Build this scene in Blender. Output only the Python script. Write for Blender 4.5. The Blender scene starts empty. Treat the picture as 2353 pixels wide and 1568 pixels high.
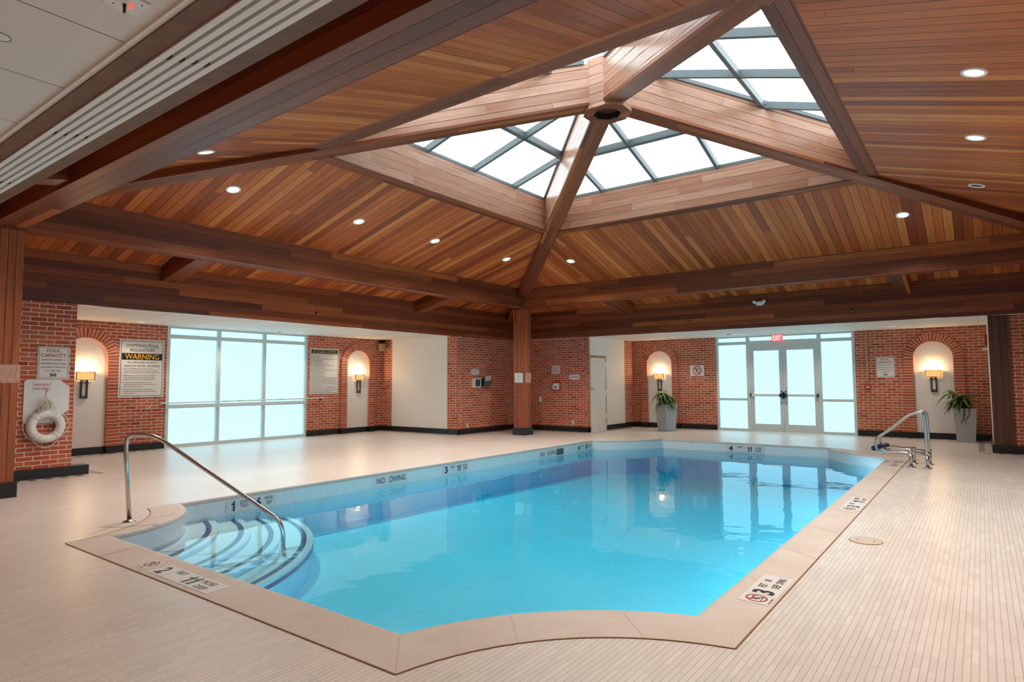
import bpy, bmesh, math, random
from mathutils import Vector, Matrix
from mathutils.geometry import tessellate_polygon
PI = math.pi
S = bpy.context.scene
COL = S.collection
random.seed(7)

# ------------------------------------------------------------------ camera
EYE = Vector((0, 0, 1.41))
def _cam():
    f, yaw, pitch, roll = 1441.15, math.radians(36.7286), math.radians(3.7843), math.radians(-0.26975)
    fwd = Vector((-math.sin(yaw)*math.cos(pitch), math.cos(yaw)*math.cos(pitch), math.sin(pitch)))
    right = Vector((math.cos(yaw), math.sin(yaw), 0)); up = right.cross(fwd)
    r2 = right*math.cos(roll) + up*math.sin(roll); u2 = up*math.cos(roll) - right*math.sin(roll)
    cd = bpy.data.cameras.new('camera'); cam = bpy.data.objects.new('camera', cd); COL.objects.link(cam)
    m = Matrix(((r2.x, u2.x, -fwd.x, EYE.x), (r2.y, u2.y, -fwd.y, EYE.y), (r2.z, u2.z, -fwd.z, EYE.z), (0, 0, 0, 1)))
    cam.matrix_world = m
    cd.sensor_fit = 'HORIZONTAL'; cd.sensor_width = 36; cd.lens = f/2353*36
    cd.clip_start = 0.05; cd.clip_end = 200
    S.camera = cam
_cam()

# ------------------------------------------------------------------ world, exposure
W = bpy.data.worlds.new('overcast_sky'); S.world = W; W.use_nodes = True
bg = W.node_tree.nodes['Background']; bg.inputs[0].default_value = (0.80, 0.93, 1.0, 1); bg.inputs[1].default_value = 1.0
S.view_settings.view_transform = 'Standard'; S.view_settings.look = 'None'
S.view_settings.gamma = 1; S.view_settings.use_curve_mapping = False
S.view_settings.exposure = 0.0
S.cycles.max_bounces = 9; S.cycles.diffuse_bounces = 5; S.cycles.glossy_bounces = 4; S.cycles.transparent_max_bounces = 12
S.cycles.transmission_bounces = 4; S.cycles.volume_bounces = 0
S.cycles.caustics_reflective = False; S.cycles.caustics_refractive = False
S.cycles.sample_clamp_indirect = 4.0; S.cycles.use_denoising = True
try:
    S.cycles.denoiser = 'OPENIMAGEDENOISE'
except Exception:
    pass

# light levels
SKYLIGHT = 3.3      # frosted skylight glass
WINDOW = 1.0        # frosted window glass
ROOF_LAMP = 255.0    # roof downlights
SOFFIT_LAMP = 46.0
NEAR_FILL = 65.0  # added downlights behind the viewer
SCONCE = 19.0
POOL_FILL = 17.0  # added underwater fill lamps
WARM = (1.0, 0.86, 0.73)
WARM2 = (1.0, 0.84, 0.68)

# ------------------------------------------------------------------ measured layout (metres)
CX, CY = -4.30, 8.17           # centre of roof, hub and skylight
UCI, UCO = 5.52, 5.86          # columns and ring beams, inner and outer face offset
UF = 7.14                      # fascia inner face offset
XL_WALL, YB_WALL = -14.45, 18.38
XB, YBK = -11.42, 15.50        # brick planes under the fascia
SOF = 2.70
def roofz(u): return 5.49 - 0.282*u
def hipz(u): return 5.54 - 0.325*u
WATER = -0.21

# ------------------------------------------------------------------ node helpers
def srgb(r, g, b):
    f = lambda c: (c/255/12.92) if c/255 <= 0.04045 else ((c/255+0.055)/1.055)**2.4
    return (f(r), f(g), f(b), 1)
class NT:
    def __init__(s, name):
        s.m = bpy.data.materials.new(name); s.m.use_nodes = True; s.t = s.m.node_tree
        s.b = s.t.nodes['Principled BSDF']; s.out = s.t.nodes['Material Output']
    def n(s, typ, **kw):
        x = s.t.nodes.new(typ)
        for k, v in kw.items(): setattr(x, k, v)
        return x
    def l(s, a, b): s.t.links.new(a, b)
    def math(s, op, a, b=None, c=None, clamp=False):
        x = s.n('ShaderNodeMath', operation=op); x.use_clamp = clamp
        for i, v in enumerate((a, b, c)):
            if v is None: continue
            if isinstance(v, (int, float)): x.inputs[i].default_value = v
            else: s.l(v, x.inputs[i])
        return x.outputs[0]
    def mix(s, fac, a, b, blend='MIX'):
        x = s.n('ShaderNodeMix', data_type='RGBA', blend_type=blend)
        for i, v in ((0, fac), (6, a), (7, b)):
            if isinstance(v, (int, float)): x.inputs[i].default_value = v
            elif isinstance(v, tuple): x.inputs[i].default_value = v
            else: s.l(v, x.inputs[i])
        return x.outputs[2]
    def comb(s, x, y, z=0):
        c = s.n('ShaderNodeCombineXYZ')
        for i, v in enumerate((x, y, z)):
            if isinstance(v, (int, float)): c.inputs[i].default_value = v
            else: s.l(v, c.inputs[i])
        return c.outputs[0]
    def uv(s):
        u = s.n('ShaderNodeUVMap'); u.uv_map = 'UVMap'; p = s.n('ShaderNodeSeparateXYZ'); s.l(u.outputs[0], p.inputs[0])
        return p.outputs[0], p.outputs[1], u.outputs[0]
    def white(s, v, dim='3D'):
        w = s.n('ShaderNodeTexWhiteNoise', noise_dimensions=dim)
        s.l(v, w.inputs['W' if dim == '1D' else 'Vector']); return w
    def noise(s, v, scale=5, detail=3, rough=0.5):
        x = s.n('ShaderNodeTexNoise'); x.inputs['Scale'].default_value = scale; x.inputs['Detail'].default_value = detail
        x.inputs['Roughness'].default_value = rough; s.l(v, x.inputs['Vector']); return x.outputs[0]
    def ramp(s, fac, stops, interp='LINEAR'):
        r = s.n('ShaderNodeValToRGB'); r.color_ramp.interpolation = interp; e = r.color_ramp.elements
        while len(e) < len(stops): e.new(0.5)
        for i, (p, c) in enumerate(stops): e[i].position = p; e[i].color = c
        s.l(fac, r.inputs[0]); return r.outputs[0]
    def bump(s, h, dist=0.005, strength=1.0):
        b = s.n('ShaderNodeBump'); b.inputs['Distance'].default_value = dist; b.inputs['Strength'].default_value = strength
        s.l(h, b.inputs['Height']); s.l(b.outputs[0], s.b.inputs['Normal'])
    def base(s, c):
        if isinstance(c, tuple): s.b.inputs['Base Color'].default_value = c
        else: s.l(c, s.b.inputs['Base Color'])

def plain(name, rgb, rough=0.5, metal=0.0, vary=0.04, spec=0.5):
    t = NT(name); c = srgb(*rgb)
    g = t.n('ShaderNodeNewGeometry')
    nz = t.noise(g.outputs['Position'], 9, 3)
    d = tuple(min(1, x*(1-vary*2)) for x in c[:3]) + (1,)
    e = tuple(min(1, x*(1+vary)) for x in c[:3]) + (1,)
    t.base(t.mix(nz, d, e))
    t.b.inputs['Roughness'].default_value = rough; t.b.inputs['Metallic'].default_value = metal
    t.b.inputs['Specular IOR Level'].default_value = spec
    return t.m

def emis(name, rgb, strength):
    t = NT(name); t.b.inputs['Base Color'].default_value = (0.08, 0.08, 0.08, 1)
    t.b.inputs['Emission Color'].default_value = (*rgb, 1); t.b.inputs['Emission Strength'].default_value = strength
    t.b.inputs['Roughness'].default_value = 0.35
    return t.m

def wood(name, w, length, tones, rough=0.42, joints=True, grain=0.55, groove=0.0075):
    t = NT(name); u, v, _ = t.uv()
    vs = t.math('DIVIDE', v, w); row = t.math('FLOOR', vs); fr = t.math('FRACT', vs)
    h1 = t.white(t.comb(row, 3.7, 1.1)).outputs[0]
    uu = t.math('ADD', t.math('DIVIDE', u, length), t.math('MULTIPLY', h1, 7.3))
    colm = t.math('FLOOR', uu); fc = t.math('FRACT', uu)
    h2 = t.white(t.comb(row, colm if joints else 0.0, 5.0)).outputs[0]
    base = t.ramp(h2, tones)
    gv = t.comb(t.math('MULTIPLY', u, 1.3), t.math('MULTIPLY', v, 34), t.math('MULTIPLY', h2, 41))
    g1 = t.noise(gv, 1.0, 5, 0.62)
    gv2 = t.comb(t.math('MULTIPLY', u, 6), t.math('MULTIPLY', v, 210), t.math('MULTIPLY', h2, 17))
    g2 = t.noise(gv2, 1.0, 2, 0.5)
    gr = t.ramp(g1, [(0.25, (1-grain, 1-grain, 1-grain, 1)), (0.75, (1.22, 1.22, 1.22, 1))])
    c = t.mix(1.0, base, gr, 'MULTIPLY')
    c = t.mix(0.35, c, t.ramp(g2, [(0.3, (0.55, 0.5, 0.45, 1)), (0.7, (1.1, 1.1, 1.1, 1))]), 'MULTIPLY')
    ed = t.math('MULTIPLY', t.math('MINIMUM', fr, t.math('SUBTRACT', 1.0, fr)), w)
    gm = t.math('SUBTRACT', 1.0, t.math('DIVIDE', ed, groove, clamp=True), clamp=True)
    if joints:
        je = t.math('MULTIPLY', t.math('MINIMUM', fc, t.math('SUBTRACT', 1.0, fc)), length)
        jm = t.math('SUBTRACT', 1.0, t.math('DIVIDE', je, 0.0035, clamp=True), clamp=True)
        gm = t.math('MAXIMUM', gm, t.math('MULTIPLY', jm, 0.8))
    c = t.mix(t.math('MULTIPLY', gm, 0.85), c, (0.012, 0.004, 0.002, 1))
    t.base(c)
    t.b.inputs['Roughness'].default_value = rough
    t.b.inputs['Specular IOR Level'].default_value = 0.45
    hgt = t.math('ADD', t.math('MULTIPLY', gm, -1.0), t.math('MULTIPLY', g1, 0.12))
    t.bump(hgt, 0.004, 0.7)
    return t.m

TONES = [(0.0, srgb(138, 62, 30)), (0.2, srgb(168, 80, 36)), (0.5, srgb(188, 94, 42)), (0.8, srgb(202, 108, 50)), (1.0, srgb(220, 134, 70))]
BEAMT = [(0.0, srgb(100, 46, 26)), (0.35, srgb(126, 62, 34)), (0.8, srgb(148, 76, 40)), (1.0, srgb(184, 102, 50))]
M = {}
M['wood'] = wood('cedar_boards', 0.135, 8.0, TONES, grain=0.35)
M['beam'] = wood('cedar_beam', 0.115, 3.6, BEAMT, groove=0.0035, grain=0.35)
M['pale'] = wood('glare_lit_cedar_boards', 0.14, 2.3, [(0.0, srgb(182, 130, 104)), (0.5, srgb(194, 144, 118)), (1.0, srgb(206, 160, 136))], rough=0.24, grain=0.3)  # skylight glare put into the colour as paler board tones
M['column'] = wood('column_strips', 0.0855, 9.0, [(0.0, srgb(152, 76, 40)), (0.5, srgb(172, 90, 48)), (1.0, srgb(190, 108, 60))], joints=False, groove=0.007)

M['jamb'] = wood('dark_jamb_boards', 0.107, 9.0, [(0.0, srgb(92, 58, 40)), (0.5, srgb(108, 68, 46)), (1.0, srgb(122, 80, 54))], joints=False, groove=0.006)
def brick(name, bw, rh, arch=False):
    t = NT(name); u, v, uv = t.uv()
    b = t.n('ShaderNodeTexBrick'); t.l(uv, b.inputs['Vector'])
    b.offset = 0.5; b.inputs['Scale'].default_value = 1.0
    b.inputs['Color1'].default_value = (0, 0, 0, 1); b.inputs['Color2'].default_value = (1, 1, 1, 1); b.inputs['Mortar'].default_value = (0.5, 0.5, 0.5, 1)
    b.inputs['Mortar Size'].default_value = 0.0065; b.inputs['Mortar Smooth'].default_value = 0.15
    b.inputs['Brick Width'].default_value = bw; b.inputs['Row Height'].default_value = rh
    c = t.ramp(b.outputs['Color'], [(0.0, srgb(150, 68, 44)), (0.1, srgb(178, 86, 56)), (0.6, srgb(190, 98, 66)), (1.0, srgb(202, 114, 82))])
    nz = t.noise(t.comb(t.math('MULTIPLY', u, 1), t.math('MULTIPLY', v, 1.6), 0), 26, 4, 0.7)
    c = t.mix(0.6, c, t.ramp(nz, [(0.3, (0.62, 0.58, 0.56, 1)), (0.7, (1.15, 1.15, 1.15, 1))]), 'MULTIPLY')
    c = t.mix(b.outputs['Fac'], c, srgb(226, 208, 190))
    t.base(c); t.b.inputs['Roughness'].default_value = 0.8
    t.bump(t.math('ADD', t.math('MULTIPLY', b.outputs['Fac'], -1.0), t.math('MULTIPLY', nz, 0.25)), 0.006, 0.8)
    return t.m
M['brick'] = brick('red_brick', 0.213, 0.0677)
M['archbrick'] = brick('arch_brick', 30.0, 0.0677)

def floor_mat():
    t = NT('deck_strip_tile'); u, v, _ = t.uv()
    w, L = 0.0335, 0.20
    vs = t.math('DIVIDE', v, w); row = t.math('FLOOR', vs); fr = t.math('FRACT', vs)
    h1 = t.white(t.comb(row, 9.2, 2.0)).outputs[0]
    uu = t.math('ADD', t.math('DIVIDE', u, L), t.math('MULTIPLY', h1, 11.0)); cm = t.math('FLOOR', uu); fc = t.math('FRACT', uu)
    h2 = t.white(t.comb(row, cm, 1.0)).outputs[0]
    base = t.ramp(h2, [(0.0, srgb(220, 213, 206)), (0.5, srgb(225, 218, 211)), (1.0, srgb(230, 224, 217))])
    pos = t.n('ShaderNodeNewGeometry').outputs['Position']
    big = t.noise(pos, 0.9, 3)
    base = t.mix(0.5, base, t.ramp(big, [(0.3, (0.86, 0.84, 0.82, 1)), (0.7, (1.05, 1.05, 1.05, 1))]), 'MULTIPLY')
    ed = t.math('MULTIPLY', t.math('MINIMUM', fr, t.math('SUBTRACT', 1.0, fr)), w)
    gm = t.math('SUBTRACT', 1.0, t.math('DIVIDE', ed, 0.0021, clamp=True), clamp=True)
    je = t.math('MULTIPLY', t.math('MINIMUM', fc, t.math('SUBTRACT', 1.0, fc)), L)
    jm = t.math('SUBTRACT', 1.0, t.math('DIVIDE', je, 0.0024, clamp=True), clamp=True)
    gm = t.math('MAXIMUM', gm, t.math('MULTIPLY', jm, t.math('MULTIPLY', t.math('GREATER_THAN', h2, 0.5), 0.8)))
    dirt = t.ramp(t.noise(pos, 2.6, 4, 0.65), [(0.35, (0.25, 0.25, 0.25, 1)), (0.7, (1, 1, 1, 1))])
    c = t.mix(t.math('MULTIPLY', gm, t.math('ADD', 0.52, t.math('MULTIPLY', dirt, 0.42))), base, srgb(100, 74, 54))
    t.base(c)
    rn = t.noise(t.comb(t.math('MULTIPLY', v, 20), u, h2), 1.0, 2)
    t.l(t.math('ADD', 0.24, t.math('MULTIPLY', rn, 0.18)), t.b.inputs['Roughness'])
    t.b.inputs['Specular IOR Level'].default_value = 0.55
    return t.m
M['floor'] = floor_mat()

def tile_grid(name, rgb, grout, size, mortar, rough=0.25, glass=None):
    t = NT(name); u, v, uv = t.uv()
    b = t.n('ShaderNodeTexBrick'); t.l(uv, b.inputs['Vector']); b.offset = 0.0; b.inputs['Scale'].default_value = 1
    c = srgb(*rgb); b.inputs['Color1'].default_value = c; b.inputs['Color2'].default_value = tuple(x*0.93 for x in c[:3])+(1,)
    b.inputs['Mortar'].default_value = srgb(*grout); b.inputs['Mortar Size'].default_value = mortar; b.inputs['Mortar Smooth'].default_value = 0.1
    b.inputs['Brick Width'].default_value = size[0]; b.inputs['Row Height'].default_value = size[1]
    t.base(b.outputs['Color']); t.b.inputs['Roughness'].default_value = rough
    t.bump(t.math('MULTIPLY', b.outputs['Fac'], -1.0), 0.002, 0.6)
    return t.m
M['mosaic'] = tile_grid('white_mosaic', (240, 244, 244), (216, 226, 228), (0.0254, 0.0254), 0.0013)
M['bluetile'] = tile_grid('navy_mosaic', (24, 48, 118), (70, 100, 140), (0.05, 0.05), 0.0015)
M['acoustic'] = tile_grid('acoustic_panel', (226, 220, 212), (92, 82, 72), (0.6096, 1.2192), 0.003, rough=0.8)
M['white'] = plain('white_painted_wall', (232, 228, 222), 0.6, vary=0.02)
M['plaster'] = plain('pool_plaster', (206, 233, 247), 0.7, vary=0.03)
M['black'] = plain('black_baseboard', (26, 26, 27), 0.35)
M['alu'] = plain('painted_aluminium', (212, 222, 222), 0.35, 0.0)
M['sky_alu'] = plain('skylight_aluminium', (98, 108, 112), 0.4, 0.0)
M['steel'] = plain('brushed_stainless', (198, 196, 192), 0.22, 1.0)
M['darksteel'] = plain('dark_bronze', (74, 62, 50), 0.4, 0.7)
M['sign'] = plain('sign_white', (226, 222, 218), 0.35, vary=0.01)
M['ink'] = plain('ink_black', (24, 26, 26), 0.4)
M['inkred'] = plain('ink_red', (168, 34, 40), 0.4)
M['inkyellow'] = plain('ink_yellow', (240, 180, 40), 0.4)
M['inknavy'] = plain('ink_navy', (28, 52, 92), 0.3)
M['greyink'] = plain('ink_grey', (120, 120, 120), 0.5)
M['plastic'] = plain('white_plastic', (228, 228, 226), 0.35, vary=0.02)
M['red'] = plain('red_enamel', (176, 30, 34), 0.3)
M['navy'] = plain('dark_blue_vinyl', (16, 44, 78), 0.35)
M['rope'] = plain('white_rope', (214, 208, 198), 0.8, vary=0.1)
M['beige'] = plain('beige_housing', (150, 126, 92), 0.5)
M['planter'] = plain('grey_planter', (168, 174, 176), 0.35, vary=0.02)
M['soil'] = plain('dark_soil', (40, 30, 24), 0.9, vary=0.3)
M['stem'] = plain('brown_stem', (96, 62, 44), 0.7, vary=0.2)
M['dark'] = plain('dark_void', (20, 18, 17), 0.7)
M['slot'] = plain('slot_brown', (92, 78, 56), 0.6, vary=0.15)
M['grate'] = plain('drain_cover', (206, 192, 176), 0.45, vary=0.05)
M['tape'] = plain('clear_tape', (196, 150, 130), 0.3, vary=0.03)
M['paper'] = plain('pale_paper', (206, 222, 226), 0.5, vary=0.05)
M['darktile'] = plain('dark_border_tile', (96, 90, 84), 0.35, vary=0.1)
M['photo'] = plain('green_photo', (60, 92, 86), 0.4, vary=0.5)
M['smoke'] = plain('smoked_acrylic', (88, 96, 108), 0.2)
M['panel'] = plain('white_panel', (238, 234, 229), 0.55, vary=0.015)

def fascia_band():
    return plain('weathered_brown_board', (120, 84, 62), 0.6, vary=0.25)
M['band'] = fascia_band()
def coping_mat():
    t = NT('coping_stone'); g = t.n('ShaderNodeNewGeometry'); p = g.outputs['Position']
    a = t.noise(p, 1.6, 4, 0.6); b = t.noise(p, 160, 2, 0.6)
    c = t.ramp(a, [(0.25, srgb(200, 186, 174)), (0.7, srgb(216, 205, 195))])
    sp = t.ramp(b, [(0.28, (0.72, 0.68, 0.64, 1)), (0.42, (1, 1, 1, 1))])
    t.base(t.mix(0.7, c, sp, 'MULTIPLY')); t.b.inputs['Roughness'].default_value = 0.55
    t.bump(b, 0.002, 0.6)
    return t.m
M['coping'] = coping_mat()
M['skyglass'] = emis('frosted_skylight_glass', (0.84, 0.97, 1.0), SKYLIGHT)
M['winglass'] = emis('frosted_window_glass', (0.68, 1.45, 1.75), WINDOW)
M['lamp'] = emis('lamp_lens', (1.0, 0.86, 0.62), 6.0)
M['lampdim'] = emis('soffit_lamp_lens', (1.0, 0.88, 0.70), 1.6)
M['shade'] = emis('mica_shade', (1.0, 0.50, 0.15), 1.05)
M['bulb'] = emis('sconce_glow', (1.0, 0.80, 0.50), 9.0)
M['poolfill'] = emis('pool_fill_lens', (0.8, 0.95, 1.0), 2.0)  # glow of the added underwater lamps
M['exit'] = emis('exit_sign_face', (1.0, 0.16, 0.16), 0.75)
M['exitletters'] = emis('exit_sign_letters', (1.0, 0.9, 0.85), 1.5)
M['redled'] = emis('red_led', (1.0, 0.08, 0.05), 1.5)
def leaf_mat():
    t = NT('dracaena_leaf'); u, v, _ = t.uv()
    s = t.math('ABSOLUTE', v)
    c = t.ramp(s, [(0.0, srgb(140, 156, 70)), (0.35, srgb(84, 116, 48)), (1.0, srgb(52, 80, 34))])
    n = t.noise(t.n('ShaderNodeNewGeometry').outputs['Position'], 12, 2)
    t.base(t.mix(0.6, c, t.ramp(n, [(0.3, (0.6, 0.6, 0.5, 1)), (0.7, (1.3, 1.3, 1.1, 1))]), 'MULTIPLY'))
    t.b.inputs['Roughness'].default_value = 0.35
    return t.m
M['leaf'] = leaf_mat()
def water_mat():
    t = NT('pool_water'); t.t.nodes.remove(t.b)
    p = t.n('ShaderNodeNewGeometry').outputs['Position']
    n1 = t.noise(p, 1.7, 2, 0.5); n2 = t.noise(p, 7.0, 2, 0.5)
    h = t.math('ADD', n1, t.math('MULTIPLY', n2, 0.10))
    b = t.n('ShaderNodeBump'); b.inputs['Distance'].default_value = 0.010; b.inputs['Strength'].default_value = 0.5; t.l(h, b.inputs['Height'])
    fr = t.n('ShaderNodeFresnel'); fr.inputs[0].default_value = 1.35; t.l(b.outputs[0], fr.inputs['Normal'])
    gl = t.n('ShaderNodeBsdfGlossy'); gl.inputs['Roughness'].default_value = 0.015; t.l(b.outputs[0], gl.inputs['Normal'])
    tr = t.n('ShaderNodeBsdfTransparent'); tr.inputs[0].default_value = (1, 1, 1, 1)
    mx = t.n('ShaderNodeMixShader'); t.l(fr.outputs[0], mx.inputs[0]); t.l(tr.outputs[0], mx.inputs[1]); t.l(gl.outputs[0], mx.inputs[2])
    t.l(mx.outputs[0], t.out.inputs['Surface'])
    va = t.n('ShaderNodeVolumeAbsorption'); va.inputs['Color'].default_value = (0.22, 0.91, 0.99, 1); va.inputs['Density'].default_value = 1.05
    t.l(va.outputs[0], t.out.inputs['Volume'])
    return t.m
M['water'] = water_mat()

# ------------------------------------------------------------------ mesh builder
class MB:
    def __init__(s): s.v = []; s.f = []; s.uv = []; s.mi = []; s.sm = []
    def face(s, pts, g=(1, 0, 0), mi=0, uvs=None, smooth=False):
        pts = [Vector(p) for p in pts]; i0 = len(s.v); s.v += pts
        s.f.append(list(range(i0, i0+len(pts)))); s.mi.append(mi); s.sm.append(smooth)
        if uvs is None:
            n = Vector((0, 0, 0))
            for i in range(len(pts)):
                n += (pts[i]-pts[0]).cross(pts[(i+1) % len(pts)]-pts[0])
            n = n.normalized() if n.length > 1e-12 else Vector((0, 0, 1))
            gv = Vector(g).normalized()
            if abs(n.dot(gv)) > 0.9:
                gv = Vector((0, 0, 1)) if abs(n.z) < 0.7 else Vector((1, 0, 0))
            gv = (gv - n*gv.dot(n)).normalized(); w = n.cross(gv)
            if abs(w.z) > 0.3 and w.z < 0: w = -w
            uvs = [(p.dot(gv), p.dot(w)) for p in pts]
        s.uv.append(uvs)
    def box(s, a, b, g=None, mi=0):
        x0, y0, z0 = (min(a[i], b[i]) for i in range(3)); x1, y1, z1 = (max(a[i], b[i]) for i in range(3))
        if g is None:
            d = (x1-x0, y1-y0, z1-z0); k = d.index(max(d)); g = tuple(1 if i == k else 0 for i in range(3))
        c = [(x0, y0, z0), (x1, y0, z0), (x1, y1, z0), (x0, y1, z0), (x0, y0, z1), (x1, y0, z1), (x1, y1, z1), (x0, y1, z1)]
        s.hexa(c, g, mi)
    def hexa(s, c, g=(1, 0, 0), mi=0):
        for q in ((0, 3, 2, 1), (4, 5, 6, 7), (0, 1, 5, 4), (1, 2, 6, 5), (2, 3, 7, 6), (3, 0, 4, 7)):
            s.face([c[i] for i in q], g, mi)
    def obox(s, fr, x0, x1, y0, y1, d0, d1, g=None, mi=0):
        """box in a frame: x along fr.u, y along fr.w, depth along fr.n"""
        P = lambda x, y, d: fr.p(x, y, d)
        c = [P(x0, y0, d0), P(x1, y0, d0), P(x1, y0, d1), P(x0, y0, d1), P(x0, y1, d0), P(x1, y1, d0), P(x1, y1, d1), P(x0, y1, d1)]
        s.hexa(c, g or (fr.u if abs(x1-x0) >= abs(y1-y0) else fr.w), mi)
    def prism(s, outline, d, g=(1, 0, 0), mi=0):
        """closed planar outline extruded by vector d"""
        o = [Vector(p) for p in outline]; d = Vector(d); q = [p+d for p in o]; n = len(o)
        nn = Vector((0, 0, 0))
        for i in range(n): nn += (o[i]-o[0]).cross(o[(i+1) % n]-o[0])
        if nn.dot(d) > 0: s.face(o[::-1], g, mi); s.face(q, g, mi)
        else: s.face(o, g, mi); s.face(q[::-1], g, mi)
        for i in range(n):
            j = (i+1) % n; s.face([o[i], o[j], q[j], q[i]], g, mi)
    def tube(s, path, r, seg=12, mi=0, closed=False, caps=True):
        P = [Vector(p) for p in path]; n = len(P); rings = []
        if not isinstance(r, (list, tuple)): r = [r]*n
        prev = None
        for i in range(n):
            if closed: t = (P[(i+1) % n]-P[i-1])
            else: t = (P[min(i+1, n-1)]-P[max(i-1, 0)])
            t = t.normalized() if t.length > 1e-9 else Vector((0, 0, 1))
            if prev is None:
                a = Vector((0, 0, 1)) if abs(t.z) < 0.9 else Vector((1, 0, 0))
                e = (a - t*a.dot(t)).normalized()
            else:
                e = (prev - t*prev.dot(t)); e = e.normalized() if e.length > 1e-6 else t.orthogonal().normalized()
            prev = e; b = t.cross(e)
            rings.append([P[i]+(e*math.cos(2*PI*k/seg)+b*math.sin(2*PI*k/seg))*r[i] for k in range(seg)])
        i0 = len(s.v)
        for R in rings: s.v += R
        for i in range(n if closed else n-1):
            j = (i+1) % n
            for k in range(seg):
                l = (k+1) % seg
                s.f.append([i0+i*seg+k, i0+i*seg+l, i0+j*seg+l, i0+j*seg+k]); s.uv.append([(0, 0)]*4); s.mi.append(mi); s.sm.append(True)
        if caps and not closed:
            s.f.append([i0+k for k in range(seg)][::-1]); s.uv.append([(0, 0)]*seg); s.mi.append(mi); s.sm.append(False)
            s.f.append([i0+(n-1)*seg+k for k in range(seg)]); s.uv.append([(0, 0)]*seg); s.mi.append(mi); s.sm.append(False)
    def lathe(s, c, prof, seg=28, mi=0, ax=None, smooth=True):
        """prof: list of (radius, height) along axis frame ax=(e1,e2,e3)"""
        c = Vector(c); e1, e2, e3 = ax or (Vector((1, 0, 0)), Vector((0, 1, 0)), Vector((0, 0, 1)))
        i0 = len(s.v)
        for r, h in prof:
            for k in range(seg):
                a = 2*PI*k/seg; s.v.append(c+(e1*math.cos(a)+e2*math.sin(a))*r+e3*h)
        for i in range(len(prof)-1):
            for k in range(seg):
                l = (k+1) % seg
                s.f.append([i0+i*seg+k, i0+i*seg+l, i0+(i+1)*seg+l, i0+(i+1)*seg+k]); s.uv.append([(0, 0)]*4); s.mi.append(mi); s.sm.append(smooth)
    def disc(s, c, r, mi=0, ax=None, seg=28, r2=None):
        c = Vector(c); e1, e2, e3 = ax or (Vector((1, 0, 0)), Vector((0, 1, 0)), Vector((0, 0, 1)))
        s.face([c+e1*math.cos(2*PI*k/seg)*r+e2*math.sin(2*PI*k/seg)*(r2 or r) for k in range(seg)], e1, mi)
    def text(s, fr, txt, x0, x1, y0, y1, d=0.002, mi=0, shear=0.0):
        """text stretched to fill the rectangle x0..x1, y0..y1 of frame fr"""
        for P, F in [glyphs(txt)]:
            if not P: return
            ax = min(p[0] for p in P); bx = max(p[0] for p in P); ay = min(p[1] for p in P); by = max(p[1] for p in P)
            i0 = len(s.v)
            for px, py in P:
                fy = (py-ay)/max(by-ay, 1e-6)
                s.v.append(fr.p(x0+(px-ax)/max(bx-ax, 1e-6)*(x1-x0)+shear*fy*(y1-y0), y0+fy*(y1-y0), d))
            for f in F: s.f.append([i0+k for k in f]); s.uv.append([(0, 0)]*len(f)); s.mi.append(mi); s.sm.append(False)
    def build(s, name, mats, parent=None, origin=None):
        if not isinstance(mats, (list, tuple)): mats = [mats]
        off = Vector(origin) if origin is not None else Vector((0, 0, 0))
        pp = parent; base = Vector((0, 0, 0))
        while pp is not None: base += pp.location; pp = pp.parent
        sub = base+off if origin is None else (off)
        me = bpy.data.meshes.new(name)
        me.from_pydata([v-(base if origin is None else off) for v in s.v], [], s.f)
        uvl = me.uv_layers.new(name='UVMap'); k = 0
        flat = [c for f in s.uv for c in f]
        for i, c in enumerate(flat): uvl.data[i].uv = c
        for m in mats: me.materials.append(m if not isinstance(m, str) else M[m])
        me.polygons.foreach_set('material_index', s.mi); me.polygons.foreach_set('use_smooth', s.sm)
        me.update()
        o = bpy.data.objects.new(name, me); COL.objects.link(o)
        if parent is not None: o.parent = parent
        if origin is not None: o.location = off - base
        return o

_gc = {}
def glyphs(txt):
    if txt in _gc: return _gc[txt]
    if txt in ('1', '11'):
        P, F = [], []
        for k in range(len(txt)):
            o = k*0.50; b = len(P); P += [(o+x, y) for x, y in ((0.20, 0), (0.42, 0), (0.42, 1), (0.30, 1), (0.20, 0.80), (0.0, 0.74), (0.0, 0.62), (0.20, 0.64))]
            F += [[b, b+1, b+2, b+3, b+4, b+7], [b+4, b+5, b+6, b+7]]
        _gc[txt] = (P, F); return _gc[txt]
    cu = bpy.data.curves.new('t', 'FONT'); cu.body = txt; cu.size = 1.0; cu.resolution_u = 3; cu.fill_mode = 'FRONT'; cu.offset = 0.035 if txt.isdigit() else (0.0 if 'M' in txt else 0.007)
    ob = bpy.data.objects.new('t', cu); COL.objects.link(ob)
    dg = bpy.context.evaluated_depsgraph_get(); me = ob.evaluated_get(dg).to_mesh()
    P = [(v.co.x, v.co.y) for v in me.vertices]; F = [list(p.vertices) for p in me.polygons]
    ob.evaluated_get(dg).to_mesh_clear(); bpy.data.objects.remove(ob); bpy.data.curves.remove(cu)
    _gc[txt] = (P, F); return _gc[txt]

class Fr:
    """wall frame: origin, u right as seen, w up, n towards the viewer"""
    def __init__(s, o, u, w):
        s.o = Vector(o); s.u = Vector(u).normalized(); s.w = Vector(w).normalized(); s.n = s.u.cross(s.w)
    def p(s, x, y, d=0.0): return s.o + s.u*x + s.w*y + s.n*d
def FL(x=XL_WALL): return Fr((x, 0, 0), (0, 1, 0), (0, 0, 1))       # wall facing +X; x coordinate = world y
def FB(y=YB_WALL): return Fr((0, y, 0), (1, 0, 0), (0, 0, 1))       # wall facing -Y; x coordinate = world x

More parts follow.
